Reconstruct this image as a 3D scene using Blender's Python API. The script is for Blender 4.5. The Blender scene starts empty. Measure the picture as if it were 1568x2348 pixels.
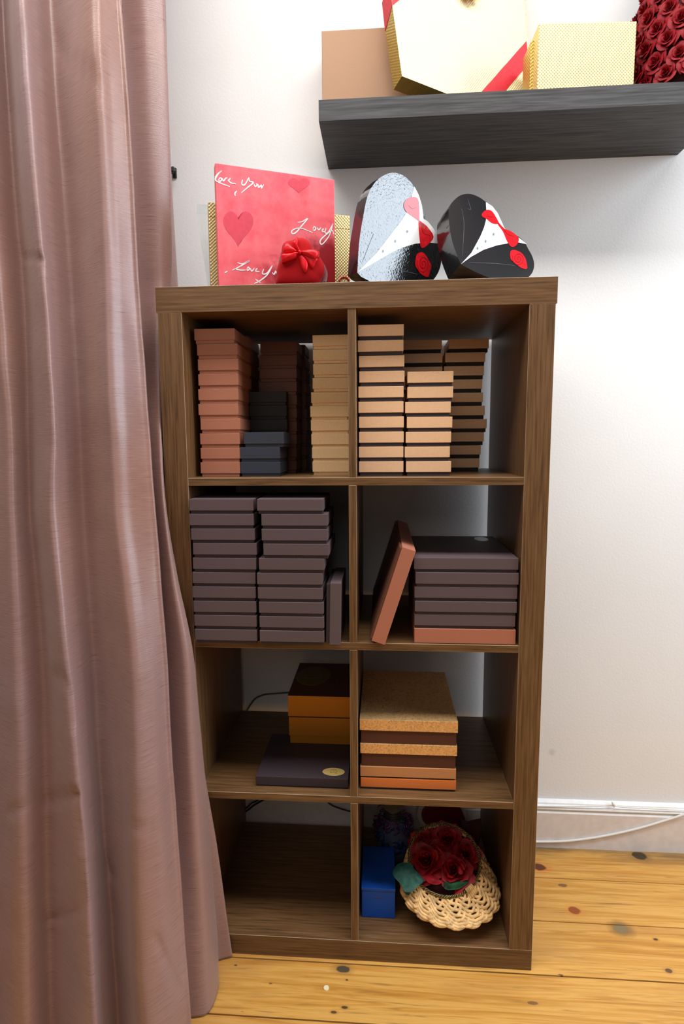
import bpy, bmesh, math, random
from mathutils import Vector, Matrix, Euler
random.seed(7)
SC = bpy.context.scene
COL = SC.collection

# ------------------------------------------------------------------ camera
F_PX = 1304.81
CAM = Vector((0.4566, -1.1658, 1.1765))
ROT = Euler((1.4490, 0.0073, 0.0708), 'XYZ')
cd = bpy.data.cameras.new('camera'); cam = bpy.data.objects.new('camera', cd); COL.objects.link(cam)
cam.location = CAM; cam.rotation_euler = ROT
cd.sensor_fit = 'HORIZONTAL'; cd.sensor_width = 36.0; cd.lens = 36.0 * F_PX / 1568.0
cd.clip_start = 0.02; cd.clip_end = 50
SC.camera = cam

# ------------------------------------------------------------------ light
def area(name, loc, target, sx, sy, power, col):
    l = bpy.data.lights.new(name, 'AREA'); l.shape = 'RECTANGLE'; l.size = sx; l.size_y = sy
    l.energy = power; l.color = col
    o = bpy.data.objects.new(name, l); COL.objects.link(o); o.location = loc
    o.rotation_euler = (Vector(target) - Vector(loc)).to_track_quat('-Z', 'Y').to_euler()
    return o
area('window_light', (2.9, -0.40, 2.0), (0.4, 0.10, 1.1), 1.1, 1.9, 62, (0.78, 0.89, 1.0))
area('ceiling_light', (0.45, -0.62, 2.95), (0.45, -0.5, 0.0), 3.0, 0.5, 72, (1.0, 0.98, 0.95))
area('room_light', (-0.2, -3.0, 2.5), (0.4, 0.3, 0.9), 2.0, 1.2, 9.0, (1.0, 0.95, 0.88))
W = bpy.data.worlds.new('world'); SC.world = W; W.use_nodes = True
W.node_tree.nodes['Background'].inputs[0].default_value = (1.0, 0.98, 0.94, 1)
W.node_tree.nodes['Background'].inputs[1].default_value = 0.12
SC.view_settings.view_transform = 'Standard'
SC.view_settings.look = 'None'
SC.view_settings.gamma = 1.0
SC.view_settings.use_curve_mapping = False
SC.view_settings.exposure = 0.0

# ------------------------------------------------------------------ helpers
RM = ROT.to_matrix()
def ray(u, v): return RM @ Vector(((u - 784) / F_PX, -(v - 1174) / F_PX, -1.0))
def aty(u, v, y):
    d = ray(u, v); return CAM + d * ((y - CAM.y) / d.y)
def atz(u, v, z):
    d = ray(u, v); return CAM + d * ((z - CAM.z) / d.z)
def atplane(u, v, P, n):
    d = ray(u, v); return CAM + d * ((P - CAM).dot(n) / d.dot(n))
def crop(s, ox, oy): return lambda q: (ox + s * q[0], oy + s * q[1])
C1 = crop(868/1568, 700, 0); C2 = crop(460/1568, 380, 360); C3 = crop(540/1568, 760, 370)
C4 = crop(430/1568, 400, 680); C5 = crop(500/1568, 790, 680); C6 = crop(430/1568, 400, 1090)
C7 = crop(500/1568, 790, 1090); C8 = crop(400/1568, 430, 1470); C9 = crop(480/1568, 790, 1470)
CA = crop(480/1568, 790, 1820); CF = crop(468/1568, 1100, 1780); CB = crop(420/1568, 430, 1810)
CW = crop(418/1568, 1150, 1500)

def lin(c):
    r = []
    for x in c[:3]:
        x /= 255.0
        r.append(x / 12.92 if x <= 0.04045 else ((x + 0.055) / 1.055) ** 2.4)
    return (*r, 1.0)

def obj(name, bm, m, parent=None, smooth=False, loc=None):
    me = bpy.data.meshes.new(name); bm.normal_update(); bm.to_mesh(me); bm.free()
    for mm in (m if isinstance(m, (list, tuple)) else [m]): me.materials.append(mm)
    if smooth:
        for p in me.polygons: p.use_smooth = True
    o = bpy.data.objects.new(name, me); COL.objects.link(o)
    if loc is not None: o.location = loc
    if parent is not None: o.parent = parent
    return o
def tag(o, label, cat, group=None):
    o['label'] = label; o['category'] = cat
    if group: o['group'] = group
    return o
def thing(name, label, cat, loc=(0, 0, 0), rotz=0, group=None):
    o = bpy.data.objects.new(name, None); COL.objects.link(o); o.empty_display_size = 0.05
    o.location = loc; o.rotation_euler = (0, 0, rotz)
    return tag(o, label, cat, group)
def struct(name, bm, m, smooth=False):
    o = obj(name, bm, m, None, smooth); o['kind'] = 'structure'; return o

def box(bm, x0, x1, y0, y1, z0, z1, bev=0.0, mi=0, M=None, bmi=None):
    vs = [bm.verts.new(v) for v in ((x0,y0,z0),(x1,y0,z0),(x1,y1,z0),(x0,y1,z0),(x0,y0,z1),(x1,y0,z1),(x1,y1,z1),(x0,y1,z1))]
    fs = [bm.faces.new([vs[i] for i in f]) for f in ((0,3,2,1),(4,5,6,7),(0,1,5,4),(1,2,6,5),(2,3,7,6),(3,0,4,7))]
    for f in fs: f.material_index = mi
    if bev:
        es = list({e for f in fs for e in f.edges})
        r = bmesh.ops.bevel(bm, geom=es, offset=bev, segments=2, affect='EDGES', profile=0.5)
        for f in r['faces']: f.material_index = mi if bmi is None else bmi
        vs = [v for v in {v for f in r['faces'] for v in f.verts}]
    if M is not None:
        seen = set()
        st = list(vs)
        while st:
            v = st.pop()
            if v in seen: continue
            seen.add(v)
            for e in v.link_edges: st.append(e.other_vert(v))
        for v in seen: v.co = M @ v.co
    return bm

def extrude_poly(bm, pts, off, mi=0, mi_side=None, front=True):
    """closed solid between outline pts and pts+off; pts are Vectors"""
    n = len(pts)
    a = [bm.verts.new(p) for p in pts]; b = [bm.verts.new(p + off) for p in pts]
    f1 = bm.faces.new(a); f2 = bm.faces.new(b[::-1])
    f1.material_index = mi; f2.material_index = mi
    for i in range(n):
        f = bm.faces.new((a[(i+1) % n], a[i], b[i], b[(i+1) % n])); f.material_index = mi if mi_side is None else mi_side
    bmesh.ops.triangulate(bm, faces=[f1, f2])
    return a, b

def flat_poly(bm, pts, mi):
    f = bm.faces.new([bm.verts.new(p) for p in pts]); f.material_index = mi
    bmesh.ops.triangulate(bm, faces=[f])

def ribbon_strokes(bm, pts, n, w, mi):
    """flat stroke of width w along pts lying in the plane of normal n"""
    P = smooth_line(pts, 4)
    L = []; R = []
    for i, p in enumerate(P):
        t = (P[min(i+1, len(P)-1)] - P[max(i-1, 0)]).normalized()
        s = n.cross(t).normalized(); k = 0.35 + 0.65 * math.sin(math.pi * (0.08 + 0.84 * i / (len(P)-1)))
        L.append(bm.verts.new(p + s * w * k)); R.append(bm.verts.new(p - s * w * k))
    for i in range(len(P)-1):
        f = bm.faces.new((L[i], L[i+1], R[i+1], R[i])); f.material_index = mi

def catmull(p0, p1, p2, p3, t):
    return 0.5 * ((2*p1) + (p2-p0)*t + (2*p0-5*p1+4*p2-p3)*t*t + (3*p1-p0-3*p2+p3)*t*t*t)
def smooth_line(pts, k=6, closed=False):
    n = len(pts); out = []
    if n < 3 and not closed: 
        return [pts[0].lerp(pts[-1], i / k) for i in range(k+1)]
    m = n if closed else n - 1
    for i in range(m):
        if closed: a, b, c, d = pts[(i-1) % n], pts[i], pts[(i+1) % n], pts[(i+2) % n]
        else: a, b, c, d = pts[max(i-1, 0)], pts[i], pts[i+1], pts[min(i+2, n-1)]
        for j in range(k): out.append(catmull(a, b, c, d, j / k))
    if not closed: out.append(pts[-1].copy())
    return out

def tube(bm, pts, r, seg=8, closed=False, mi=0, cap=True):
    n = len(pts); rings = []
    up = Vector((0, 0, 1)); prev = None
    for i in range(n):
        if closed: t = pts[(i+1) % n] - pts[i-1]
        else: t = pts[min(i+1, n-1)] - pts[max(i-1, 0)]
        if t.length < 1e-9: t = Vector((1, 0, 0))
        t.normalize()
        if prev is None:
            s = t.cross(up if abs(t.z) < 0.9 else Vector((1, 0, 0))).normalized()
        else:
            s = (prev - t * prev.dot(t)); s = s.normalized() if s.length > 1e-6 else t.orthogonal().normalized()
        prev = s; q = t.cross(s)
        rr = r(i / max(1, n-1)) if callable(r) else r
        rings.append([bm.verts.new(pts[i] + (s * math.cos(a) + q * math.sin(a)) * rr) for a in [2*math.pi*k/seg for k in range(seg)]])
    for i in range(n if closed else n-1):
        A = rings[i]; B = rings[(i+1) % n]
        for k in range(seg):
            f = bm.faces.new((A[k], A[(k+1) % seg], B[(k+1) % seg], B[k])); f.material_index = mi
    if not closed and cap:
        for R_ in (rings[0][::-1], rings[-1]):
            f = bm.faces.new(R_); f.material_index = mi

# ------------------------------------------------------------------ materials
def nodes(name):
    m = bpy.data.materials.new(name); m.use_nodes = True
    nt = m.node_tree; return m, nt, nt.nodes['Principled BSDF']
def setp(b, rough=0.5, metal=0.0, spec=0.5, coat=0.0, sheen=0.0):
    b.inputs['Roughness'].default_value = rough; b.inputs['Metallic'].default_value = metal
    b.inputs['Specular IOR Level'].default_value = spec
    if coat: b.inputs['Coat Weight'].default_value = coat; b.inputs['Coat Roughness'].default_value = 0.06
    if sheen: b.inputs['Sheen Weight'].default_value = sheen
def nd(nt, t, **kw):
    n = nt.nodes.new(t)
    for k, v in kw.items():
        if k in n.inputs: n.inputs[k].default_value = v
        else: setattr(n, k, v)
    return n
def coords(nt, scale=(1,1,1), rot=(0,0,0)):
    tc = nt.nodes.new('ShaderNodeTexCoord'); mp = nt.nodes.new('ShaderNodeMapping')
    mp.inputs['Scale'].default_value = scale; mp.inputs['Rotation'].default_value = rot
    nt.links.new(tc.outputs['Object'], mp.inputs['Vector']); return mp.outputs['Vector']
def ramp(nt, fac, stops):
    r = nt.nodes.new('ShaderNodeValToRGB'); cr = r.color_ramp
    while len(cr.elements) < len(stops): cr.elements.new(0.5)
    for e, (p, c) in zip(cr.elements, stops): e.position = p; e.color = lin(c)
    nt.links.new(fac, r.inputs['Fac']); return r.outputs['Color']
def bump(nt, b, h, strength, dist):
    n = nt.nodes.new('ShaderNodeBump'); n.inputs['Strength'].default_value = strength; n.inputs['Distance'].default_value = dist
    nt.links.new(h, n.inputs['Height']); nt.links.new(n.outputs['Normal'], b.inputs['Normal'])
    return n
def paper(name, c, rough=0.6, metal=0.0, spec=0.4, var=0.08, grain=900, bmp=0.25, **kw):
    m, nt, b = nodes(name); setp(b, rough, metal, spec, **kw)
    n = nd(nt, 'ShaderNodeTexNoise', Scale=grain, Detail=3.0)
    nt.links.new(coords(nt), n.inputs['Vector'])
    lo = [max(0, x * (1 - var)) for x in c]; hi = [min(255, x * (1 + var)) for x in c]
    nt.links.new(ramp(nt, n.outputs['Fac'], [(0.3, lo), (0.7, hi)]), b.inputs['Base Color'])
    bump(nt, b, n.outputs['Fac'], bmp, 0.0004)
    return m
def wood(name, stops, axis, rough=0.42, scale=1.0, spec=0.4):
    m, nt, b = nodes(name); setp(b, rough, 0, spec)
    s = [190.0, 190.0, 190.0]; s[axis] = 6.0
    v = coords(nt, tuple(x * scale for x in s))
    n1 = nd(nt, 'ShaderNodeTexNoise', Scale=1.0, Detail=8.0, Roughness=0.62, Distortion=0.6); nt.links.new(v, n1.inputs['Vector'])
    s2 = [260.0, 260.0, 260.0]; s2[axis] = 14.0
    n2 = nd(nt, 'ShaderNodeTexNoise', Scale=1.0, Detail=3.0); nt.links.new(coords(nt, tuple(s2)), n2.inputs['Vector'])
    mx = nd(nt, 'ShaderNodeMath', operation='MULTIPLY_ADD'); mx.inputs[1].default_value = 0.35
    nt.links.new(n2.outputs['Fac'], mx.inputs[0])
    s1 = nd(nt, 'ShaderNodeMath', operation='MULTIPLY'); s1.inputs[1].default_value = 0.65; nt.links.new(n1.outputs['Fac'], s1.inputs[0])
    nt.links.new(s1.outputs[0], mx.inputs[2])
    nt.links.new(ramp(nt, mx.outputs[0], stops), b.inputs['Base Color'])
    bump(nt, b, mx.outputs[0], 0.25, 0.0006)
    return m

WAL = [(0.36, (80, 54, 30)), (0.47, (104, 74, 45)), (0.56, (116, 85, 54)), (0.66, (126, 94, 62))]
M = {}
M['wood_x'] = wood('walnut_grain_across', WAL, 0)
M['wood_z'] = wood('walnut_grain_upright', WAL, 2)
BLK = [(0.36, (24, 22, 22)), (0.46, (50, 49, 50)), (0.55, (64, 64, 66)), (0.68, (78, 78, 80))]
M['black_oak'] = wood('black_oak', BLK, 0, rough=0.5, scale=0.8)
M['edge'] = paper('pale_laminate_edge_highlight', (168, 144, 118), rough=0.35, var=0.05)  # highlight along the laminate panel edges, painted on the bevel faces
M['wall'] = None
def wall_mat():
    m, nt, b = nodes('white_wall_paint'); setp(b, 0.7, 0, 0.3)
    v = coords(nt)
    n = nd(nt, 'ShaderNodeTexNoise', Scale=2.0, Detail=3.0); nt.links.new(v, n.inputs['Vector'])
    base = ramp(nt, n.outputs['Fac'], [(0.3, (233, 233, 233)), (0.7, (240, 240, 240))])
    # a small grey scuff
    p = aty(1265, 1725, 0.42)
    d = nd(nt, 'ShaderNodeVectorMath', operation='DISTANCE'); d.inputs[1].default_value = p; nt.links.new(v, d.inputs[0])
    mr = nd(nt, 'ShaderNodeMapRange'); mr.inputs['From Min'].default_value = 0.002; mr.inputs['From Max'].default_value = 0.014
    mr.inputs['To Min'].default_value = 0.5; mr.inputs['To Max'].default_value = 0.0; nt.links.new(d.outputs['Value'], mr.inputs['Value'])
    mx = nd(nt, 'ShaderNodeMix', data_type='RGBA'); nt.links.new(mr.outputs[0], mx.inputs['Factor'])
    nt.links.new(base, mx.inputs[6]); mx.inputs[7].default_value = lin((190, 192, 194)); nt.links.new(mx.outputs[2], b.inputs['Base Color'])
    n2 = nd(nt, 'ShaderNodeTexNoise', Scale=180.0, Detail=4.0); nt.links.new(v, n2.inputs['Vector'])
    n3 = nd(nt, 'ShaderNodeTexNoise', Scale=9.0, Detail=5.0); nt.links.new(v, n3.inputs['Vector'])
    a = nd(nt, 'ShaderNodeMath', operation='ADD'); nt.links.new(n2.outputs['Fac'], a.inputs[0]); nt.links.new(n3.outputs['Fac'], a.inputs[1])
    bump(nt, b, a.outputs[0], 0.25, 0.0012)
    return m
M['wall'] = wall_mat()
M['trim'] = paper('old_white_gloss_paint', (226, 218, 214), rough=0.4, var=0.03, grain=40, bmp=0.3)
M['trim_hi'] = paper('white_moulding_paint', (238, 238, 236), rough=0.4, var=0.02, grain=60, bmp=0.4)
M['cable_w'] = paper('white_cable_plastic', (228, 224, 220), rough=0.45, var=0.02)
M['cable_d'] = paper('grey_cable_plastic', (90, 88, 74), rough=0.5, var=0.03)
M['cable_k'] = paper('black_cable_plastic', (34, 34, 30), rough=0.5, var=0.03)
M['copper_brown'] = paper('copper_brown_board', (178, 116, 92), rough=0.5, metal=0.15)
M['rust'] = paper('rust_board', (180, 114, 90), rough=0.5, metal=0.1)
M['maroon'] = paper('maroon_and_shaded_copper_board', (104, 62, 46), rough=0.55)  # copper with the back stacks' shade in its colour; also a box base
M['black_board'] = paper('black_board', (42, 39, 37), rough=0.6)
M['sky_tinted_black'] = paper('black_board_with_sky_tint', (52, 56, 68), rough=0.5)  # black board with its sky reflection put into the colour
M['plum'] = paper('plum_brown_board', (92, 77, 80), rough=0.55, var=0.1)
M['plum_dark'] = paper('dark_plum_board', (58, 48, 54), rough=0.55)
M['tan_gold'] = paper('tan_gold_board', (244, 202, 150), rough=0.42, metal=0.25, grain=200, bmp=0.1, var=0.02)
M['copper_foil'] = paper('copper_foil_board', (252, 204, 160), rough=0.38, metal=0.2, grain=120, bmp=0.1, var=0.015)
M['choc'] = paper('chocolate_board', (82, 44, 30), rough=0.6)
M['amber'] = paper('amber_gold_board', (196, 124, 30), rough=0.45, metal=0.3)
M['orange_foil'] = paper('orange_copper_board', (226, 128, 66), rough=0.42, metal=0.2)
M['tan_board'] = paper('tan_copper_board', (196, 136, 88), rough=0.5, metal=0.1)
M['kraft'] = paper('tan_kraft_board', (164, 126, 96), rough=0.5, metal=0.15)
M['kraft_side'] = paper('pale_kraft_board', (214, 200, 184), rough=0.5)
M['blue'] = paper('royal_blue_board', (14, 82, 184), rough=0.5)
M['sticker_gold'] = paper('gold_sticker', (222, 196, 120), rough=0.35, metal=0.3, var=0.02)
M['sticker_dark'] = paper('engraved_gold', (150, 116, 40), rough=0.4, metal=0.3, var=0.02)
M['sticker_olive'] = paper('olive_gold_seal', (96, 74, 24), rough=0.4, metal=0.3, var=0.03)
M['sticker_olive_line'] = paper('olive_seal_outline', (140, 112, 40), rough=0.4, metal=0.3, var=0.03)
M['silver'] = paper('silver_sticker', (206, 208, 208), rough=0.3, metal=0.3, var=0.02)
M['gloss_black'] = None
def embossed(name, c, sc, depth, rough=0.16, coat=1.0, tex='noise', metal=0.0):
    m, nt, b = nodes(name); setp(b, rough, metal, 0.5, coat=coat)
    b.inputs['Base Color'].default_value = lin(c)
    n = nd(nt, 'ShaderNodeTexNoise', Scale=sc, Detail=2.0); nt.links.new(coords(nt), n.inputs['Vector'])
    bn = bump(nt, b, n.outputs['Fac'], 0.6, depth)
    if coat: nt.links.new(bn.outputs['Normal'], b.inputs['Coat Normal'])
    return m
M['gloss_black'] = embossed('embossed_gloss_black', (16, 16, 20), 230, 0.0011)
M['flat_black'] = embossed('smooth_gloss_black', (20, 19, 22), 300, 0.00008, coat=0.08, rough=0.32)
M['side_black'] = embossed('glossy_black_side', (10, 8, 10), 200, 0.00005, coat=1.0, rough=0.2)
M['print_white'] = paper('white_print', (242, 242, 244), rough=0.3, var=0.01, coat=0.4)
M['print_red'] = paper('red_print', (206, 18, 30), rough=0.3, var=0.12, grain=120, coat=0.4)
M['print_red2'] = paper('dark_red_print', (130, 6, 14), rough=0.3, var=0.1, coat=0.3)
M['print_grey'] = paper('grey_print', (120, 134, 144), rough=0.3, var=0.02)
M['print_line'] = paper('fine_grey_line_print', (96, 96, 102), rough=0.4, var=0.02)
M['velvet'] = paper('red_velvet', (166, 2, 12), rough=0.85, var=0.1, spec=0.15, sheen=0.12)
M['satin_red'] = paper('red_satin_ribbon', (222, 14, 30), rough=0.35, var=0.06, grain=60)
M['ribbon_red'] = paper('red_ribbon', (214, 28, 50), rough=0.5, var=0.08, grain=400)
M['dark_red'] = paper('dark_red_board', (120, 14, 22), rough=0.5)
M['foam_red'] = paper('red_foam', (142, 8, 24), rough=0.6, var=0.08, spec=0.3)
M['foam_core'] = paper('deep_red_foam', (60, 3, 9), rough=0.8, var=0.1)
M['wicker'] = paper('pale_wicker', (222, 180, 122), rough=0.5, var=0.16, grain=70)
M['petal'] = paper('dark_red_silk_petal', (140, 8, 20), rough=0.6, var=0.3, grain=60)
M['petal_pink'] = paper('pink_red_silk_petal', (196, 34, 52), rough=0.55, var=0.15, grain=60)
M['leaf'] = paper('green_silk_leaf', (44, 104, 66), rough=0.5, var=0.3, grain=50)
M['leaf_blue'] = paper('blue_green_silk_leaf', (66, 122, 108), rough=0.5, var=0.3, grain=60)
M['gold_wire'] = paper('dark_gold_braid', (110, 96, 60), rough=0.4, metal=0.5, var=0.6, grain=260)
M['knob'] = paper('black_metal', (22, 22, 24), rough=0.4)
M['foil_blue'] = paper('blue_foil_ribbon', (30, 70, 150), rough=0.15, metal=0.7, var=0.3, grain=60)
M['foil_purple'] = paper('purple_foil_ribbon', (120, 60, 130), rough=0.15, metal=0.7, var=0.3, grain=60)
M['jar_metal'] = paper('pewter_lid', (150, 150, 145), rough=0.25, metal=0.8)
M['pewter_brown'] = paper('dark_brown_cloth', (74, 34, 24), rough=0.7, var=0.2)
M['nail_white'] = paper('cream_plug', (226, 214, 176), rough=0.6, var=0.03)

def glass(name, c, a):
    m, nt, b = nodes(name)
    tr = nd(nt, 'ShaderNodeBsdfTransparent'); tr.inputs[0].default_value = (*[0.97]*3, 1)
    setp(b, 0.08, 0, 0.6); b.inputs['Base Color'].default_value = lin(c)
    mx = nt.nodes.new('ShaderNodeMixShader'); mx.inputs[0].default_value = a
    nt.links.new(tr.outputs[0], mx.inputs[1]); nt.links.new(b.outputs[0], mx.inputs[2])
    nt.links.new(mx.outputs[0], nt.nodes['Material Output'].inputs[0]); return m
M['clear'] = glass('clear_plastic', (214, 226, 226), 0.22)
M['jar_glass'] = glass('jar_glass', (130, 150, 190), 0.3)

def gold_emboss(name, c, size, depth=0.0006, rough=0.4, leafy=False, metal=0.45):
    m, nt, b = nodes(name); setp(b, rough, metal, 0.5)
    if leafy:
        v = coords(nt, (1, 1, 1)); n = nd(nt, 'ShaderNodeTexNoise', Scale=size, Detail=5.0, Distortion=2.5); nt.links.new(v, n.inputs['Vector'])
        nt.links.new(ramp(nt, n.outputs['Fac'], [(0.35, [x*0.84 for x in c]), (0.5, c), (0.65, [min(255, x*1.05) for x in c])]), b.inputs['Base Color'])
        bump(nt, b, n.outputs['Fac'], 0.5, depth)
    else:
        b.inputs['Base Color'].default_value = lin(c)
        v = coords(nt, (size, size, size), (0, 0, 0))
        ww = []
        sep = nt.nodes.new('ShaderNodeSeparateXYZ'); nt.links.new(v, sep.inputs[0])
        xx = nd(nt, 'ShaderNodeMath', operation='ADD'); nt.links.new(sep.outputs[0], xx.inputs[0]); nt.links.new(sep.outputs[1], xx.inputs[1])
        for o_ in (xx.outputs[0], sep.outputs[2]):
            s_ = nd(nt, 'ShaderNodeMath', operation='SINE'); nt.links.new(o_, s_.inputs[0])
            ww.append(s_.outputs[0])
        mu = nd(nt, 'ShaderNodeMath', operation='MULTIPLY'); nt.links.new(ww[0], mu.inputs[0]); nt.links.new(ww[1], mu.inputs[1])
        bump(nt, b, mu.outputs[0], 0.6, depth)
    return m
M['gold_weave'] = gold_emboss('gold_woven_emboss', (222, 196, 138), 900)
M['gold_pale'] = gold_emboss('pale_gold_woven_emboss', (250, 236, 188), 900, metal=0.2)
M['gold_leafy'] = gold_emboss('gold_leaf_paper', (236, 190, 130), 95, leafy=True, metal=0.55)
M['gold_side'] = gold_emboss('antique_gold_side', (196, 168, 84), 900, metal=0.5)

# ------------------------------------------------------------------ structure
YW = 0.42
bm = bmesh.new(); box(bm, -4.5, 3.6, YW, YW + 0.1, 0, 3.0); struct('wall_back', bm, M['wall'])
def floor_mat():
    m, nt, b = nodes('old_pine_boards'); setp(b, 0.38, 0, 0.4)
    tc = nt.nodes.new('ShaderNodeTexCoord')
    at = nt.nodes.new('ShaderNodeAttribute'); at.attribute_name = 'plank'; at.attribute_type = 'GEOMETRY'
    cx = nt.nodes.new('ShaderNodeCombineXYZ')
    for k, mul in ((0, 3.7), (1, 1.9), (2, 5.3)):
        q = nd(nt, 'ShaderNodeMath', operation='MULTIPLY'); q.inputs[1].default_value = mul; nt.links.new(at.outputs['Fac'], q.inputs[0]); nt.links.new(q.outputs[0], cx.inputs[k])
    ad = nd(nt, 'ShaderNodeVectorMath', operation='ADD'); nt.links.new(tc.outputs['Object'], ad.inputs[0]); nt.links.new(cx.outputs[0], ad.inputs[1])
    def noise(scale, **kw):
        mp = nt.nodes.new('ShaderNodeMapping'); mp.inputs['Scale'].default_value = scale; nt.links.new(ad.outputs[0], mp.inputs['Vector'])
        n = nd(nt, 'ShaderNodeTexNoise', Scale=1.0, **kw); nt.links.new(mp.outputs[0], n.inputs['Vector']); return n.outputs['Fac']
    g = noise((2.5, 60, 60), Detail=7.0, Roughness=0.6, Distortion=1.2)
    col = ramp(nt, g, [(0.30, (176, 118, 44)), (0.45, (200, 144, 66)), (0.56, (214, 162, 84)), (0.7, (186, 130, 56))])
    def mixc(col, fac, c, mode='MIX'):
        x = nd(nt, 'ShaderNodeMix', data_type='RGBA'); x.blend_type = mode
        nt.links.new(fac, x.inputs['Factor']); nt.links.new(col, x.inputs[6]); x.inputs[7].default_value = lin(c); return x.outputs[2]
    def rng(v, a, bb, lo=0.0, hi=1.0):
        r = nd(nt, 'ShaderNodeMapRange'); r.inputs['From Min'].default_value = a; r.inputs['From Max'].default_value = bb
        r.inputs['To Min'].default_value = lo; r.inputs['To Max'].default_value = hi; nt.links.new(v, r.inputs['Value']); return r.outputs[0]
    col = mixc(col, rng(noise((3, 9, 9), Detail=3.0), 0.52, 0.75, 0, 0.55), (178, 122, 66))
    col = mixc(col, rng(noise((9, 170, 60), Detail=3.0, Distortion=0.4), 0.60, 0.74, 0, 0.6), (132, 96, 56))
    col = mixc(col, rng(noise((26, 80, 60), Detail=1.0), 0.80, 0.83, 0, 0.8), (74, 52, 36))
    # dirt band beside the baseboard
    sp = nt.nodes.new('ShaderNodeSeparateXYZ'); nt.links.new(tc.outputs['Object'], sp.inputs[0])
    dirt = nd(nt, 'ShaderNodeMath', operation='MULTIPLY'); nt.links.new(rng(sp.outputs[1], 0.33, 0.385, 0, 1), dirt.inputs[0]); nt.links.new(rng(noise((5, 14, 9), Detail=4.0), 0.38, 0.6, 0.15, 0.85), dirt.inputs[1])
    col = mixc(col, dirt.outputs[0], (112, 88, 58))
    knots = [((1235, 1988), (0.021, 0.013), (78, 34, 22), (200, 110, 40)), ((1467, 1962), (0.021, 0.016), (44, 36, 26), (120, 90, 50)),
             ((1317, 2088), (0.016, 0.012), (140, 66, 28), (206, 130, 50)), ((1424, 2130), (0.018, 0.015), (128, 110, 78), (60, 44, 28)),
             ((1503, 2154), (0.006, 0.0035), (60, 50, 34), (150, 100, 50)), ((1533, 2226), (0.008, 0.006), (90, 62, 44), (170, 120, 60)),
             ((1290, 2030), (0.013, 0.006), (120, 84, 50), (190, 140, 70)), ((786, 2222), (0.016, 0.009), (66, 60, 52), (130, 100, 56)),
             ((790, 2310), (0.007, 0.003), (70, 56, 36), (160, 110, 50)), ((765, 2321), (0.006, 0.003), (84, 56, 40), (160, 110, 50)),
             ((620, 2255), (0.004, 0.002), (110, 80, 50), (180, 120, 50)), ((1220, 2300), (0.012, 0.004), (120, 84, 50), (180, 130, 60)),
             ((795, 2247), (0.003, 0.002), (70, 50, 40), (160, 110, 60)), ((540, 2213), (0.004, 0.002), (90, 70, 60), (190, 130, 60))]
    wob = noise((60, 60, 60), Detail=2.0)
    for (u, v), (rx, ry), c, c2 in knots:
        p = atz(u, v, 0)
        s = nd(nt, 'ShaderNodeVectorMath', operation='SUBTRACT'); s.inputs[1].default_value = p; nt.links.new(tc.outputs['Object'], s.inputs[0])
        t = nd(nt, 'ShaderNodeVectorMath', operation='MULTIPLY'); t.inputs[1].default_value = (1/rx, 1/ry, 0); nt.links.new(s.outputs[0], t.inputs[0])
        l = nd(nt, 'ShaderNodeVectorMath', operation='LENGTH'); nt.links.new(t.outputs[0], l.inputs[0])
        w = nd(nt, 'ShaderNodeMath', operation='MULTIPLY_ADD'); w.inputs[1].default_value = 0.7; nt.links.new(wob, w.inputs[0]); nt.links.new(l.outputs['Value'], w.inputs[2])
        col = mixc(col, rng(w.outputs[0], 1.2, 2.4, 0.55, 0.0), c2)
        col = mixc(col, rng(w.outputs[0], 1.15, 1.4, 0.92, 0.0), c)
    nt.links.new(col, b.inputs['Base Color'])
    bump(nt, b, g, 0.25, 0.001)
    return m
M['pine'] = floor_mat()
M['gap'] = paper('dark_board_gap', (40, 28, 18), rough=0.9)
bm = bmesh.new()
lay = bm.faces.layers.float.new('plank')
seams = [0.42, 0.280, 0.137, -0.009, -0.142]
y = -0.142
while y > -3.6: y -= random.uniform(0.125, 0.15); seams.append(y)
for i in range(len(seams) - 1):
    nb = len(bm.faces)
    a, b_ = seams[i], seams[i+1]
    g = 0.0022 if i != 3 else 0.0045
    box(bm, -4.5, 3.6, b_ + g*0.5, a - g*0.5, -0.02, 0.0)
    bm.faces.ensure_lookup_table()
    for f in bm.faces[nb:]: f[lay] = (i * 7 % 11) * 0.37 + 0.2
nb = len(bm.faces); box(bm, -4.5, 3.6, -3.8, 0.42, -0.04, -0.012, mi=1)
struct('floor', bm, [M['pine'], M['gap']])
# cream plug in the floor board
p = atz(748, 2266, 0)
bm = bmesh.new(); bmesh.ops.create_cone(bm, cap_ends=True, segments=20, radius1=0.0062, radius2=0.0058, depth=0.0016, matrix=Matrix.Translation((p.x, p.y, 0.0009)))
tag(obj('floor_plug', bm, M['nail_white'], smooth=False), 'small round cream plug set in the floorboard below the shelving unit', 'plug')

# baseboard
bm = bmesh.new()
prof = [(0.420, 0.0), (0.399, 0.0), (0.399, 0.108), (0.403, 0.112), (0.408, 0.1135), (0.4015, 0.1165), (0.399, 0.121), (0.4015, 0.126), (0.408, 0.130), (0.409, 0.134), (0.415, 0.139), (0.420, 0.140)]
L = [bm.verts.new((-4.5, a, b_)) for a, b_ in prof]; R_ = [bm.verts.new((3.6, a, b_)) for a, b_ in prof]
for i in range(len(prof)-1):
    f = bm.faces.new((L[i], L[i+1], R_[i+1], R_[i])); f.material_index = 1 if i >= 3 else 0
bm.faces.new(L); bm.faces.new(R_[::-1])
bmesh.ops.recalc_face_normals(bm, faces=bm.faces)
struct('baseboard_back', bm, [M['trim'], M['trim_hi']])
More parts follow.
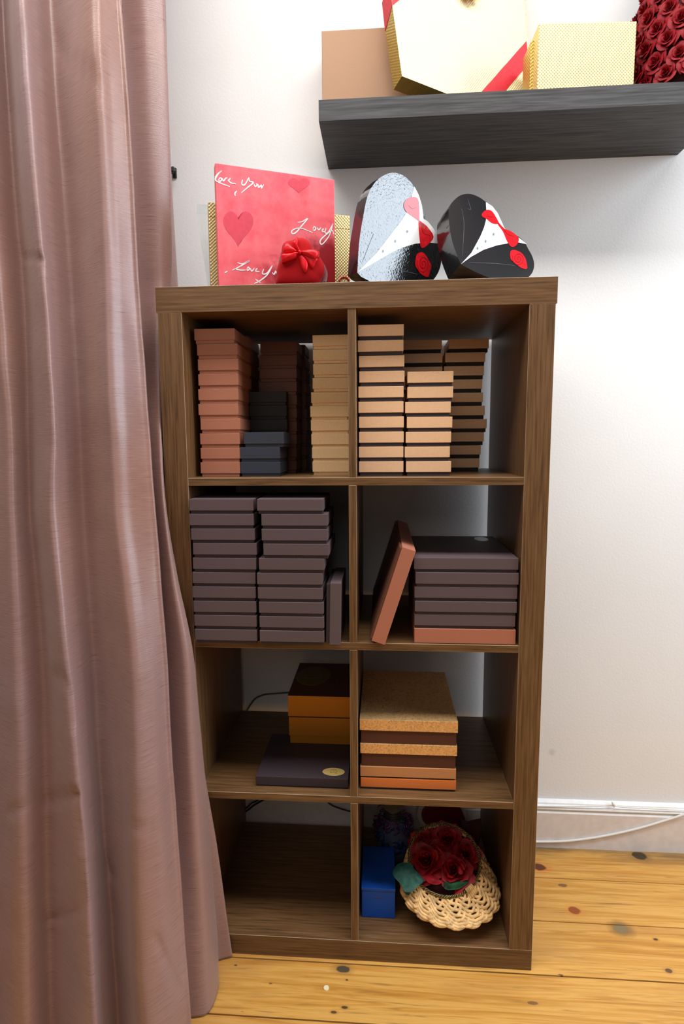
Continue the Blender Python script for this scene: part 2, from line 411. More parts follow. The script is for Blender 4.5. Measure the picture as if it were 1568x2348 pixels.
# white cable along the baseboard
pts = [aty(u, v, 0.3955) for u, v in [CW(q) for q in ((200, 1612), (300, 1613), (450, 1612), (600, 1604), (800, 1578), (1000, 1540), (1200, 1492), (1400, 1432), (1568, 1378), (1750, 1310))]]
bm = bmesh.new(); tube(bm, smooth_line(pts, 5), 0.0033, 8)
tag(obj('cable', bm, M['cable_w'], smooth=True), 'thick white cable sagging along the white baseboard at right', 'cable')
pts = [aty(u, v, 0.3985) for u, v in [CW(q) for q in ((150, 1304), (400, 1308), (700, 1309), (850, 1305), (955, 1299), (1000, 1312), (1150, 1322), (1400, 1334), (1700, 1346))]]
bm = bmesh.new(); tube(bm, smooth_line(pts, 5), 0.0016, 8)
tag(obj('cable', bm, M['cable_w'], smooth=True), 'thin white cable clipped under the baseboard moulding', 'cable')
p = aty(*CW((962, 1302)), 0.397)
bm = bmesh.new(); box(bm, p.x-0.0012, p.x+0.0035, 0.3935, 0.4085, p.z-0.004, p.z+0.0055, 0.0008)
tag(obj('cable_clip', bm, M['cable_w']), 'tiny cable clip on the baseboard moulding at right', 'clip')
# cables seen through the empty lower left compartment
def wallcable(qs, cr, y, r, m, label):
    pts = [aty(*cr(q), y) for q in qs]; bm = bmesh.new(); tube(bm, smooth_line(pts, 6), r, 8)
    tag(obj('cable', bm, m, smooth=True), label, 'cable')
wallcable([(400, 720), (480, 680), (530, 628), (565, 570), (610, 515), (690, 480), (800, 470), (900, 462), (1000, 455)], C8, 0.412, 0.0022, M['cable_d'], 'grey cable curving up the wall behind the amber gold boxes')
wallcable([(440, 215), (505, 185), (570, 135), (640, 95), (700, 60)], CB, 0.3945, 0.0026, M['cable_k'], 'black cable behind the lower left compartment, lowest of the pair at left')
wallcable([(440, 190), (505, 158), (545, 120), (590, 98), (640, 60)], CB, 0.3945, 0.0022, M['cable_k'], 'black cable behind the lower left compartment, upper of the pair at left')
wallcable([(1150, 60), (1225, 130), (1300, 162), (1400, 190), (1500, 205)], CB, 0.3945, 0.0020, M['cable_k'], 'black cable behind the lower left compartment, near the centre divider')

# ------------------------------------------------------------------ shelving unit
T = 1.49; S = 0.05; SH = 0.016; CH = (T - 2*S - 3*SH) / 4
Z3 = S + CH + SH; Z2 = Z3 + CH + SH; Z1 = Z2 + CH + SH
D = 0.388
unit = thing('shelving_unit', 'tall dark walnut shelving unit with eight open compartments against the white wall', 'shelving unit')
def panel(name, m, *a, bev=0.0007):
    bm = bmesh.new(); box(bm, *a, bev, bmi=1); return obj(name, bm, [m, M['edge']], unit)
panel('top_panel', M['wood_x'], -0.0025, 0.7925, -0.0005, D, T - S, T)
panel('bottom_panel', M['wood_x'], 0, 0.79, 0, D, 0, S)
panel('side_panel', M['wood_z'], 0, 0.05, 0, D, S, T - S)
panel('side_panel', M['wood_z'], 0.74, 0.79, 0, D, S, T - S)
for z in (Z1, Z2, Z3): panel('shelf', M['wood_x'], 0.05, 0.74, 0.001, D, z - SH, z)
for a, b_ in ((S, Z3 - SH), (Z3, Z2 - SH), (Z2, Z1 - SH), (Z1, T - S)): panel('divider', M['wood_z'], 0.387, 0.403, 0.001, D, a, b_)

# ------------------------------------------------------------------ floating shelf
ZF = 1.8872; XF0 = 0.3135; XF1 = 1.195; YF = 0.193; ZFT = aty(731, 229, YF).z
fs = thing('floating_shelf', 'thick black oak floating shelf on the white wall above', 'shelf', (0, 0, 0))
bm = bmesh.new(); box(bm, XF0, XF1, YF, 0.4195, ZF, ZFT, 0.0006); obj('board', bm, M['black_oak'], fs)

# ------------------------------------------------------------------ boxes
ORD = ['top', 'second', 'third', 'fourth', 'fifth', 'sixth', 'seventh', 'eighth', 'ninth', 'bottom']
def ordinal(i, n):
    if i == 0: return 'top box'
    if i == n - 1: return 'bottom box'
    return ORD[i] + ' box down'
def gift_box(w, d, h, lid_h, m_lid, m_base, name='gift_box', inset=0.0022, flip=False):
    """Empty at the base front centre; lid and base are its parts; front face at local y=0"""
    o = thing(name, 'box', 'box')
    bm = bmesh.new()
    if flip: box(bm, -w/2, w/2, 0, d, 0.0002, lid_h, 0.0006)
    else: box(bm, -w/2, w/2, 0, d, h - lid_h, h - 0.0002, 0.0006)
    obj('lid', bm, m_lid, o)
    bm = bmesh.new()
    if flip: box(bm, -w/2+inset, w/2-inset, inset, d-inset, lid_h*0.5, h-0.0002, 0.0005)
    else: box(bm, -w/2+inset, w/2-inset, inset, d-inset, 0.0002, h - lid_h*0.5, 0.0005)
    obj('base', bm, m_base, o)
    return o
def dup(root):
    r = root.copy(); COL.objects.link(r)
    for ch in list(root.children):
        c = ch.copy(); COL.objects.link(c); c.parent = r
    return r
def stack(us, cr, y, z, topv, w, d, lid_frac, ml, mb, desc, where, group, jit=0.0015, name='gift_box', yaw=0.5, hfix=None):
    """us: (u_left,u_right) of each lid from the top down, in crop pixels (None = hidden edge)"""
    n = len(us)
    um = [q for q in us[0] if q is not None][0]
    ztop = aty(*cr((um, topv)), y).z
    h = (ztop - z) / n if hfix is None else hfix
    proto = None
    for i, (ul, ur) in enumerate(us):
        zc = z + h * (n - 1 - i)
        vv = topv + 0.5 * (1500 - topv) * 0 
        vrow = cr((0, topv + i * 110))[1]
        def X(u): return aty(cr((u, 0))[0], vrow, y).x
        if ul is not None and ur is not None: xc = (X(ul) + X(ur)) / 2
        elif ul is not None: xc = X(ul) + w / 2
        else: xc = X(ur) - w / 2
        o = proto if proto is None else None
        if proto is None:
            proto = gift_box(w, d, h, h * lid_frac, ml, mb, name); o = proto
        else: o = dup(proto)
        o.location = (xc, y + random.uniform(0, jit), zc)
        o.rotation_euler = (0, 0, math.radians(random.uniform(-yaw, yaw)))
        tag(o, f'{desc}, {ordinal(i, n)} {where}', 'box', group)
    return h

US1 = [(163,500),(177,530),(182,537),(183,540),(185,538),(187,534),(202,555),(197,550),(202,552),(205,548)]
stack(US1, C4, 0.045, Z1, 270, 0.0865, 0.118, 0.76, M['copper_brown'], M['copper_brown'], 'copper brown lidded box', 'of front left stack, top left compartment', 'copper brown boxes in the front left stack')
stack([(None, 612)]*4 + [(None, 618)]*6, C4, 0.168, Z1, 330, 0.082, 0.118, 0.76, M['copper_brown'], M['copper_brown'], 'copper brown lidded box', 'of stack behind the front left one', 'copper brown boxes behind the front left stack', yaw=0.2)
US2 = [(712,1030),(708,1026),(708,1024),(706,1026),(708,1027),(708,1028),(708,1030),(706,1030),(706,1028),(704,1030)]
stack(US2, C4, 0.175, Z1, 380, 0.087, 0.085, 0.74, M['maroon'], M['maroon'], 'shade darkened copper box', 'of shaded stack behind the black boxes', 'shade darkened copper boxes behind the black boxes')
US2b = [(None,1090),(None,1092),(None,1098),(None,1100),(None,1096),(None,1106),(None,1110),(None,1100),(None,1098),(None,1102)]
stack(US2b, C4, 0.272, Z1, 400, 0.087, 0.085, 0.74, M['maroon'], M['maroon'], 'shade darkened copper box', 'of rearmost stack in top left compartment', 'shade darkened copper boxes in the rearmost stack')
stack([(575,915),(545,880),(547,882)], C4, 0.045, Z1, 1136, 0.0865, 0.085, 0.78, M['sky_tinted_black'], M['sky_tinted_black'], 'sky tinted black box', 'of short front stack, top left compartment', 'sky tinted black boxes in front')
stack([(617,935),(621,938),(628,940),(626,936),(626,936),(626,936)], C4, 0.14, Z1, 795, 0.0865, 0.03, 0.78, M['black_board'], M['black_board'], 'black lidded box', 'of stack just behind the short sky tinted stack', 'black boxes behind the blue black ones', jit=0.0005)
US4 = [(1153,None),(1155,None),(1157,None),(1153,None),(1141,None),(1134,None),(1138,None),(1142,None),(1148,None),(1152,None)]
h4 = stack(US4, C4, 0.1, Z1, 322, 0.0845, 0.10, 0.78, M['tan_gold'], M['tan_gold'], 'tan gold lidded box', 'of stack left of the centre divider', 'tan gold boxes beside the divider')

US5 = [(100,422),(97,420),(104,427),(106,429),(101,422),(102,420),(104,424),(104,424),(104,420),(105,420)]
stack(US5, C5, 0.05, Z1, 203, 0.0945, 0.11, 0.74, M['copper_foil'], M['plum_dark'], 'shiny copper lidded box with dark base', 'of stack right of the divider', 'copper boxes right of the divider')
US6 = [(455,780),(456,777),(440,760),(454,770),(442,765),(437,753),(445,763)]
stack(US6, C5, 0.05, Z1, 540, 0.0945, 0.11, 0.74, M['copper_foil'], M['plum_dark'], 'shiny copper box with dark base', 'of shorter front stack, top right compartment', 'copper boxes in the shorter front stack')
US7 = [(None,700),(None,704),(None,703)] + [(None,703)]*7
stack(US7, C5, 0.24, Z1, 308, 0.0945, 0.11, 0.72, M['copper_foil'], M['black_board'], 'shaded copper box with black base', 'of back stack between the others', 'copper boxes in the middle back stack')
US8 = [(752,1036),(726,1010),(718,1000),(None,990),(None,995),(None,1007),(None,1022),(None,1000),(None,977),(None,967)]
stack(US8, C5, 0.24, Z1, 305, 0.0945, 0.11, 0.72, M['copper_foil'], M['black_board'], 'shaded copper box with black base', 'of rightmost back stack, top right compartment', 'copper boxes in the right back stack')

US9 = [(118,660),(120,663),(132,668),(145,688),(143,685),(140,677),(142,680),(150,683),(155,684),(160,688)]
stack(US9, C6, -0.018, Z2, 198, 0.1345, 0.15, 0.78, M['plum'], M['plum_dark'], 'plum brown lidded box', 'of left stack in the second row down', 'plum boxes in the left stack', jit=0.001)
US10 = [(685,1245),(722,1280),(725,1280),(738,1292),(700,1252),(684,1235),(690,1240),(702,1244),(705,1248),(707,1250)]
stack(US10, C6, -0.020, Z2, 198, 0.1365, 0.15, 0.78, M['plum'], M['plum_dark'], 'plum brown lidded box', 'of right stack in the second row down', 'plum boxes in the right stack', jit=0.001)

# box standing upright beside the plum stacks
p0 = atz(*C6((1290, 1443)), Z2 - 0.0)
yv = -0.016
a = aty(*C6((1296, 1443)), yv); b_ = aty(*C6((1386, 1443)), yv); t_ = aty(*C6((1309, 903)), yv)
hh = t_.z - Z2; wl = b_.x - a.x
vb = thing('gift_box', 'plum brown box standing on end beside the right plum stack', 'box', (a.x, yv, Z2 + 0.0004))
bm = bmesh.new(); box(bm, 0, wl, 0, 0.15, 0, hh, 0.0006); obj('lid', bm, M['plum'], vb)
bm = bmesh.new(); box(bm, -0.0078, 0.006, 0.003, 0.147, 0.0025, hh-0.003, 0.0005); obj('base', bm, M['plum_dark'], vb)
vb.rotation_euler = (0, math.radians(1.2), 0); vb.location.z += 0.0004

# row 2 right: pile and leaning box
Y2 = 0.0035
def pilebox(x0, x1, y0, d, z0, z1, lf, ml, mb, label, group=None, inset=0.0022, name='gift_box', yaw=0):
    o = gift_box(x1 - x0, d, z1 - z0, (z1 - z0) * lf, ml, mb, name, inset)
    o.location = ((x0 + x1)/2, y0, z0); o.rotation_euler = (0, 0, math.radians(yaw))
    return tag(o, label, 'box', group)
rows = [(502,1232,1107), (502,1230,1005), (505,1240,908), (503,1245,805), (510,1253,700), (500,1253,596)]
zt = [Z2] + [aty(*C7((860, q[2])), Y2).z for q in rows]
D2 = aty(*C7((860, 596)), Y2)
dd = atz(*C7((780, 437)), zt[-1]).y - Y2
for i, (ul, ur, v) in enumerate(rows):
    x0 = aty(*C7((ul, v)), Y2).x; x1 = aty(*C7((ur, v)), Y2).x
    if i == 0: pilebox(x0, x1, Y2 + 0.001, dd, zt[0], zt[1], 0.97, M['rust'], M['rust'], 'rust brown box at the bottom of the wide plum pile', 'wide boxes piled in the second row')
    else:
        lab = ['', 'wide plum brown box directly on the rust brown one', 'wide plum brown box, second plum one up from the rust box',
               'wide plum brown box, third plum one up from the rust box', 'wide plum brown box just below the one with silver sticker',
               'wide plum brown box with silver sticker, top of the pile'][i]
        o = pilebox(x0, x1, Y2 + (0.002 if i % 2 else 0), dd, zt[i], zt[i+1], 0.79, M['plum'], M['plum_dark'], lab, 'wide boxes piled in the second row')
        if i == 5: topbox = o
def oval_sticker(parent, cx, cy, z, rx, ry, m, name='sticker', emblem=None, rim=None):
    bm = bmesh.new(); n = 40; mi = 0
    ring = [Vector((cx + rx*math.cos(2*math.pi*k/n), cy + ry*math.sin(2*math.pi*k/n), z)) for k in range(n)]
    extrude_poly(bm, ring[::-1], Vector((0, 0, 0.0004)))
    bmesh.ops.recalc_face_normals(bm, faces=bm.faces)
    ms = [m]
    if rim:
        ms.append(rim); tube(bm, [Vector((cx + rx*math.cos(2*math.pi*k/n), cy + ry*math.sin(2*math.pi*k/n), z + 0.0004)) for k in range(n)], 0.0005, 5, True, 1)
    if emblem:
        ms.append(emblem); k_ = len(ms) - 1
        r = min(rx, ry) * 0.45
        tube(bm, [Vector((cx + r*math.cos(a), cy + r*1.1*math.sin(a) + r*0.1, z + 0.0005)) for a in [math.radians(-60 + 300*k/14) for k in range(15)]], 0.0005, 5, False, k_)
        tube(bm, [Vector((cx - r*1.1, cy - r*0.9, z + 0.0005)), Vector((cx, cy - r*0.7, z + 0.0005)), Vector((cx + r*1.1, cy - r*0.9, z + 0.0005))], 0.0005, 5, False, k_)
        tube(bm, [Vector((cx - r*0.3, cy + r*0.1, z + 0.0005)), Vector((cx, cy + r*0.5, z + 0.0005)), Vector((cx + r*0.4, cy + r*0.1, z + 0.0005))], 0.0004, 5, False, k_)
    return obj(name, bm, ms, parent)
sc_ = atz(*C7((983, 458)), zt[-1]); sl = atz(*C7((934, 458)), zt[-1]); sn = atz(*C7((983, 473)), zt[-1])
oval_sticker(topbox, sc_.x - topbox.location.x, sc_.y - topbox.location.y, zt[-1]-zt[-2]-0.0001, sc_.x - sl.x, abs(sc_.y - sn.y), M['silver'])
topbox.children[-1]['label'] = 'silver oval sticker'

br = atz(*C7((288, 1220)), Z2); yl = br.y
tr = aty(*C7((512, 545)), yl); bl = aty(*C7((192, 1195)), yl)
upv = (tr - br); Ln = upv.length; upv.normalize(); ang = math.atan2(upv.x, upv.z)
side = Vector((-upv.z, 0, upv.x)); th_ = (bl - br).dot(side)
ztl = aty(*C7((415, 512)), yl).z
dl = atz(*C7((385, 318)), ztl).y - yl
lb = thing('gift_box', 'rust brown box leaning against the wide plum pile', 'box', br)
bm = bmesh.new(); box(bm, -th_, 0, 0, dl, 0, Ln, 0.0006); obj('lid', bm, M['rust'], lb)
bm = bmesh.new(); box(bm, -th_ - 0.0045, -th_ + 0.004, 0.003, dl - 0.003, 0.003, Ln - 0.003, 0.0005); obj('base', bm, M['maroon'], lb)
lb.rotation_euler = (0, ang, 0)

# row 3 left: flat purple box with amber boxes behind
yp = 0.027; xa = atz(*C8((615, 1305)), Z3); 
x0 = aty(*C8((612, 1208)), yp).x; x1 = aty(*C8((1443, 1335)), yp).x; zp = aty(*C8((1000, 1226)), yp).z
pb = pilebox(x0, x1, yp, 0.19, Z3, zp, 0.86, M['plum_dark'], M['plum_dark'], 'flat dark plum box with a gold oval sticker, under the amber boxes')
c_ = atz(*C8((1312, 1175)), zp); l_ = atz(*C8((1212, 1175)), zp); n_ = atz(*C8((1312, 1211)), zp)
s_ = oval_sticker(pb, c_.x - pb.location.x, c_.y - yp, zp - Z3 - 0.0001, c_.x - l_.x, abs(c_.y - n_.y), M['sticker_gold'], emblem=M['sticker_dark'])
s_['label'] = 'gold oval sticker'
ya = atz(*C8((1000, 922)), zp).y
xa0 = aty(*C8((900, 487)), ya).x; xa1 = 0.380
za0 = zp; za1 = aty(*C8((908, 684)), ya).z; za2 = aty(*C8((900, 489)), ya).z
ab = pilebox(aty(*C8((910, 684)), ya).x, xa1, ya, 0.17, zp, za1, 0.70, M['amber'], M['amber'], 'amber gold box with short base strip, lower of the amber pair')
zb = za1
at_ = pilebox(xa0, xa1, ya - 0.001, min(0.39 - ya - 0.008, atz(*C8((1200, 142)), za2).y - ya), za1, za2, 0.94, M['amber'], M['choc'], 'amber gold box with dark top and oval seal, upper of the pair')
# chocolate top panel of the upper amber box
bm = bmesh.new(); dpt = min(0.39 - ya - 0.008, atz(*C8((1200, 142)), za2).y - ya)
wA = xa1 - xa0; box(bm, -wA/2, wA/2, 0, dpt, za2 - za1 - 0.0002, za2 - za1 + 0.001, 0.0003)
o = obj('top_cover', bm, M['choc'], at_); o['label'] = 'dark chocolate brown top'
c_ = atz(*C8((1130, 315)), za2); l_ = atz(*C8((980, 315)), za2); n_ = atz(*C8((1130, 403)), za2)
o = oval_sticker(at_, c_.x - at_.location.x, c_.y - at_.location.y, za2 - za1 + 0.001, c_.x - l_.x, abs(c_.y - n_.y), M['sticker_olive'], 'seal', emblem=M['sticker_olive_line'], rim=M['sticker_olive_line'])
o['label'] = 'olive gold oval seal'

# row 3 right: pile of four
y3 = 0.03
zz = [Z3] + [aty(*C9((480, v)), y3).z for v in (1035, 949, 777, 596)]
xs = [(120, 835), (117, 835), (117, 843), (112, 850)]
d3 = atz(*C9((450, 225)), zz[-1]).y - y3
specs = [(0.80, M['orange_foil'], M['plum_dark'], 'bright orange copper box at the bottom of the gold pile'),
         (0.86, M['tan_board'], M['black_board'], 'matt tan box between the orange and the gold foil boxes'),
         (0.43, M['gold_leafy'], M['choc'], 'chocolate box with crinkled gold lid, directly on the tan box'),
         (0.45, M['gold_leafy'], M['choc'], 'chocolate box with crinkled gold lid, top of the gold pile')]
for i, (lf, ml, mb, lab) in enumerate(specs):
    v = (1050, 960, 800, 600)[i]
    pilebox(aty(*C9((xs[i][0], v)), y3).x, aty(*C9((xs[i][1], v)), y3).x, y3, d3, zz[i], zz[i+1], lf, ml, mb, lab, 'gold lidded pile in the third row', inset=0.0028)
q = aty(*C9((857, 565)), 0.20)
bm = bmesh.new(); xr = aty(*C9((856, 565)), 0.25).x
bmz = aty(*C9((825, 470)), 0.25).z

# ------------------------------------------------------------------ tan box + gold boxes on floating shelf
def plane_n(th, el):
    th = math.radians(th); el = math.radians(el)
    return Vector((math.sin(th)*math.cos(el), -math.cos(th)*math.cos(el), math.sin(el)))
ZS = ZFT
yk = 0.335
k0 = aty(*C1((67, 129)), yk); k1 = aty(*C1((380, 140)), yk)
kb = thing('gift_box', 'tan kraft box at the left end of the floating shelf', 'box', (k0.x, yk, ZS))
bm = bmesh.new(); box(bm, 0, 0.24, 0, 0.05, 0.0003, k0.z - ZS, 0.001); obj('lid', bm, M['kraft'], kb)
bm = bmesh.new(); box(bm, -0.0015, 0.24, 0.03, 0.08, 0.0003, k0.z - ZS - 0.002, 0.001); o = obj('base', bm, M['kraft_side'], kb); o['label'] = 'paler base edge'

n_ = plane_n(20, 0)
P0 = aty(*C1((400, 315)), 0.235)
def PG(q, off=0.0):
    p = atplane(*C1(q), P0, n_)
    if p.z < ZS + 0.0008: p.z = ZS + 0.0008
    return p + n_ * off
gb = thing('gift_box', 'large pale gold embossed box tied with red ribbon on floating shelf', 'box', (P0.x, P0.y, ZS))
inv = Matrix.Translation(-gb.location)
outl = [(340,-260), (360, 20), (400, 315), (583, 387), (700, 433), (800, 470), (935, 470), (935, 370), (905, 0), (890, -300), (620, -420)]
bm = bmesh.new(); A = [inv @ PG(q) for q in outl]; extrude_poly(bm, A[::-1], -n_ * 0.052, 0, 1)
bmesh.ops.remove_doubles(bm, verts=bm.verts, dist=1e-5)
bmesh.ops.recalc_face_normals(bm, faces=bm.faces); obj('lid', bm, [M['gold_pale'], M['gold_side']], gb)
for v in []: pass
def rib(qs, name='ribbon', th=0.0006):
    bm = bmesh.new(); A = [inv @ PG(q, 0.0012) for q in qs]; extrude_poly(bm, A, -n_ * 0.001); bmesh.ops.remove_doubles(bm, verts=bm.verts, dist=1e-5)
    bmesh.ops.recalc_face_normals(bm, faces=bm.faces); return obj(name, bm, M['ribbon_red'], gb)
rib([(915, 170), (923, 265), (830, 374), (815, 392), (712, 400)])
s0 = [inv @ (PG((360, -20)) + n_*0.001), inv @ (PG((362, 30)) + n_*0.001), inv @ (PG((358, 10)) - n_*0.03), inv @ (PG((362, 62)) - n_*0.053), inv @ (PG((345, -120)) - n_*0.053), inv @ (PG((350, -110)) + n_*0.001)]
bm = bmesh.new(); c = Vector((-0.0015, -0.0005, 0))
qa = [(352, -90), (362, 25), (362, 25), (345, -140)]
pf = [PG((351, -110)), PG((361, 22)), PG((366, 62)) - n_*0.0525, PG((353, -60)) - n_*0.0525]
extrude_poly(bm, [inv @ (p + Vector((-0.0012, 0, 0))) for p in pf], Vector((0.001, 0, 0))); bmesh.ops.recalc_face_normals(bm, faces=bm.faces)
obj('ribbon', bm, M['ribbon_red'], gb)
rib([(351, -110), (361, 22), (640, -190), (560, -230)])
# rosette at the top of the gold box
bm = bmesh.new(); cc = inv @ PG((672, -38), 0.006)
ex = Vector((math.cos(math.radians(20)), math.sin(math.radians(20)), 0)); ez = Vector((0, 0, 1))
for k in range(9):
    a = 2*math.pi*k/9; d_ = ex*math.cos(a) + ez*math.sin(a)
    loop = [cc, cc + d_*0.012 + n_*0.008 + ex*math.sin(a)*-0.003, cc + d_*0.024 + n_*0.006, cc + d_*0.014 - n_*0.001]
    tube(bm, smooth_line(loop, 5), lambda t: 0.001 + 0.005*math.sin(math.pi*t), 8)
o = obj('rosette', bm, M['amber'], gb, True); o['label'] = 'amber brown rosette'

yg = 0.215
g0 = aty(*C1((968, 96)), yg); g1 = aty(*C1((968, 365)), yg)
gw = thing('gift_box', 'golden woven texture box beside the red rose figure', 'box', (g0.x, yg, ZS), math.radians(3))
bm = bmesh.new(); box(bm, 0, 0.21, 0, 0.06, 0.0003, g0.z - ZS, 0.0015); obj('lid', bm, M['gold_weave'], gw)
bm = bmesh.new(); box(bm, -0.006, 0.205, 0.035, 0.095, 0.0003, g0.z - ZS - 0.012, 0.001); o = obj('base', bm, M['gold_side'], gw); o['label'] = 'duller gold base'

# ------------------------------------------------------------------ roses
def rose_bm(R, n=14, ruffle=0.0, seed=1, flat=0.6, tight=1.0):
    rnd = random.Random(seed); bm = bmesh.new()
    for k in range(n):
        t = k / (n - 1)
        r = R * (0.10 + 0.90 * t ** 0.9) * tight
        a0 = k * 2.39996 + rnd.uniform(-0.2, 0.2)
        span = math.radians(165 - 70 * t)
        h0 = R * (0.0 + 0.25 * (1 - t)); h1 = R * (flat * (1 - 0.75 * t) + 0.22)
        open_ = 0.15 + 0.55 * t
        NS, NT = 7, 4; g = []
        for i in range(NS):
            s = i / (NS - 1) - 0.5; row = []
            edge = math.cos(s * math.pi) ** 0.5 if abs(s) < 0.499 else 0.0
            for j in range(NT):
                q = j / (NT - 1)
                rr = r * (0.45 + 0.30 * q + open_ * 0.45 * q * q) * (1 - 0.12 * abs(s) * 2)
                zz_ = h0 * (1 - q) + (h1 * (0.55 + 0.45 * edge)) * q - (R * 0.12 * t * q ** 3) + R*0.08*math.sin(q*3)
                a = a0 + span * s
                rf = 1 + ruffle * math.sin(9 * s + k) * q
                row.append(bm.verts.new((rr * rf * math.cos(a), rr * rf * math.sin(a), zz_)))
            g.append(row)
        for i in range(NS-1):
            for j in range(NT-1): bm.faces.new((g[i][j], g[i+1][j], g[i+1][j+1], g[i][j+1]))
    return bm
def look(n_, spin=0.0):
    return (Vector(n_).to_track_quat('Z', 'Y') @ Euler((0, 0, spin)).to_quaternion()).to_euler()

rb = aty(1437, 190, 0.30)
RX = rb.x + 0.115; RYc = 0.298
rf = thing('rose_figure', 'figure covered in dark red foam roses at the right of floating shelf', 'decoration', (RX, RYc, ZS))
bm = bmesh.new()
prof = [(0.085, 0.0), (0.095, 0.03), (0.098, 0.10), (0.095, 0.18), (0.082, 0.23), (0.06, 0.255), (0.075, 0.28), (0.082, 0.32), (0.07, 0.37), (0.03, 0.395)]
rr_ = []
for r, z in prof: rr_.append([bm.verts.new((r*math.cos(2*math.pi*k/24), r*math.sin(2*math.pi*k/24), z + 0.0005)) for k in range(24)])
for i in range(len(prof)-1):
    for k in range(24): bm.faces.new((rr_[i][k], rr_[i][(k+1) % 24], rr_[i+1][(k+1) % 24], rr_[i+1][k]))
bm.faces.new(rr_[0][::-1]); bm.faces.new(rr_[-1])
obj('body', bm, M['foam_core'], rf, True)
rose_mesh = None; cnt = 0
for row, z in enumerate([0.0345 + 0.0335*i for i in range(11)]):
    r = 0.09
    for (ra, za), (rb_, zb_) in zip(prof[:-1], prof[1:]):
        if za <= z <= zb_: r = ra + (rb_ - ra) * (z - za) / (zb_ - za)
    nr = 9
    for k in range(nr):
        a = math.radians(150 + 240 * (k + 0.5 * (row % 2)) / nr) 
        n0 = Vector((math.cos(a), math.sin(a), 0.1)).normalized()
        loc = Vector((r*math.cos(a), r*math.sin(a), z + random.uniform(-0.004, 0.004))) - n0*0.002
        if loc.y + RYc > 0.40: continue
        if rose_mesh is None:
            o = obj('rose', rose_bm(0.0225, 15, 0.03, 3, 0.55), M['foam_red'], rf, True); rose_mesh = o.data
            md = None
        else:
            o = bpy.data.objects.new('rose', rose_mesh); COL.objects.link(o); o.parent = rf
        o.location = loc; o.rotation_euler = look(n0, random.uniform(0, 6.28)); s = random.uniform(1.1, 1.38); o.scale = (s, s, s)
        cnt += 1

# ------------------------------------------------------------------ items on top of the unit
# red love box
PL = aty(*C2((385, 45)), 0.05); PR = atz(*C2((1318, 178)), PL.z)
dx = (PR - PL); Wd = dx.length; dx.normalize(); nR = Vector((dx.y, -dx.x, 0))
lv = thing('gift_box', 'square red box printed with white Love You script, standing on edge', 'box', (PL.x, PL.y, T))
invL = Matrix.Translation(-lv.location)
yawL = math.atan2(dx.y, dx.x)
def redmat():
    m, nt, b = nodes('red_love_print'); setp(b, 0.33, 0, 0.5)
    tc = nt.nodes.new('ShaderNodeTexCoord')
    mp = nt.nodes.new('ShaderNodeMapping'); mp.vector_type = 'POINT'; nt.links.new(tc.outputs['Object'], mp.inputs['Vector'])
    n = nd(nt, 'ShaderNodeTexNoise', Scale=26.0, Detail=6.0, Roughness=0.65); nt.links.new(mp.outputs[0], n.inputs['Vector'])
    base = ramp(nt, n.outputs['Fac'], [(0.3, (232, 84, 98)), (0.7, (246, 122, 130))])
    # printed dark rose corner, lower right
    def blob(cx, cz, r0, r1, amp):
        d = nd(nt, 'ShaderNodeVectorMath', operation='DISTANCE'); d.inputs[1].default_value = (cx, 0, cz); nt.links.new(tc.outputs['Object'], d.inputs[0])
        a = nd(nt, 'ShaderNodeMath', operation='MULTIPLY_ADD'); a.inputs[1].default_value = 0.09; nt.links.new(n.outputs['Fac'], a.inputs[0]); nt.links.new(d.outputs['Value'], a.inputs[2])
        r = nd(nt, 'ShaderNodeMapRange'); r.inputs['From Min'].default_value = r0 + .045; r.inputs['From Max'].default_value = r1 + .045
        r.inputs['To Min'].default_value = amp; r.inputs['To Max'].default_value = 0; nt.links.new(a.outputs[0], r.inputs['Value']); return r.outputs[0]
    col = base
    for cx, cz, r0, r1, amp in ((Wd+0.01, 0.06, 0.06, 0.10, 0.95), (Wd*0.62, 0.01, 0.04, 0.085, 0.9), (Wd*0.7, 0.225, 0.008, 0.03, 0.2)):
        x = nd(nt, 'ShaderNodeMix', data_type='RGBA'); nt.links.new(blob(cx, cz, r0, r1, amp), x.inputs['Factor']); nt.links.new(col, x.inputs[6]); x.inputs[7].default_value = lin((140, 10, 22)); col = x.outputs[2]
    nt.links.new(col, b.inputs['Base Color']); return m
M['love'] = redmat()
HL = PL.z - T
Ml = Matrix.Rotation(yawL, 4, 'Z')
bm = bmesh.new(); box(bm, 0, Wd, 0, 0.022, 0.0004, HL, 0.0012)
o = obj('lid', bm, [M['love'], M['print_white'], M['print_red2']], lv); o.rotation_euler = (0, 0, yawL)
bm = bmesh.new(); box(bm, 0.002, Wd-0.002, 0.018, 0.030, 0.002, HL-0.003, 0.0008)
o2 = obj('base', bm, M['dark_red'], lv); o2.rotation_euler = (0, 0, yawL)
bm = bmesh.new()
def PLn(q, off=0.0005):
    p = atplane(*C2(q), PL, nR); return Ml.inverted() @ (invL @ (p + nR*off))
nl = Vector((0, -1, 0))
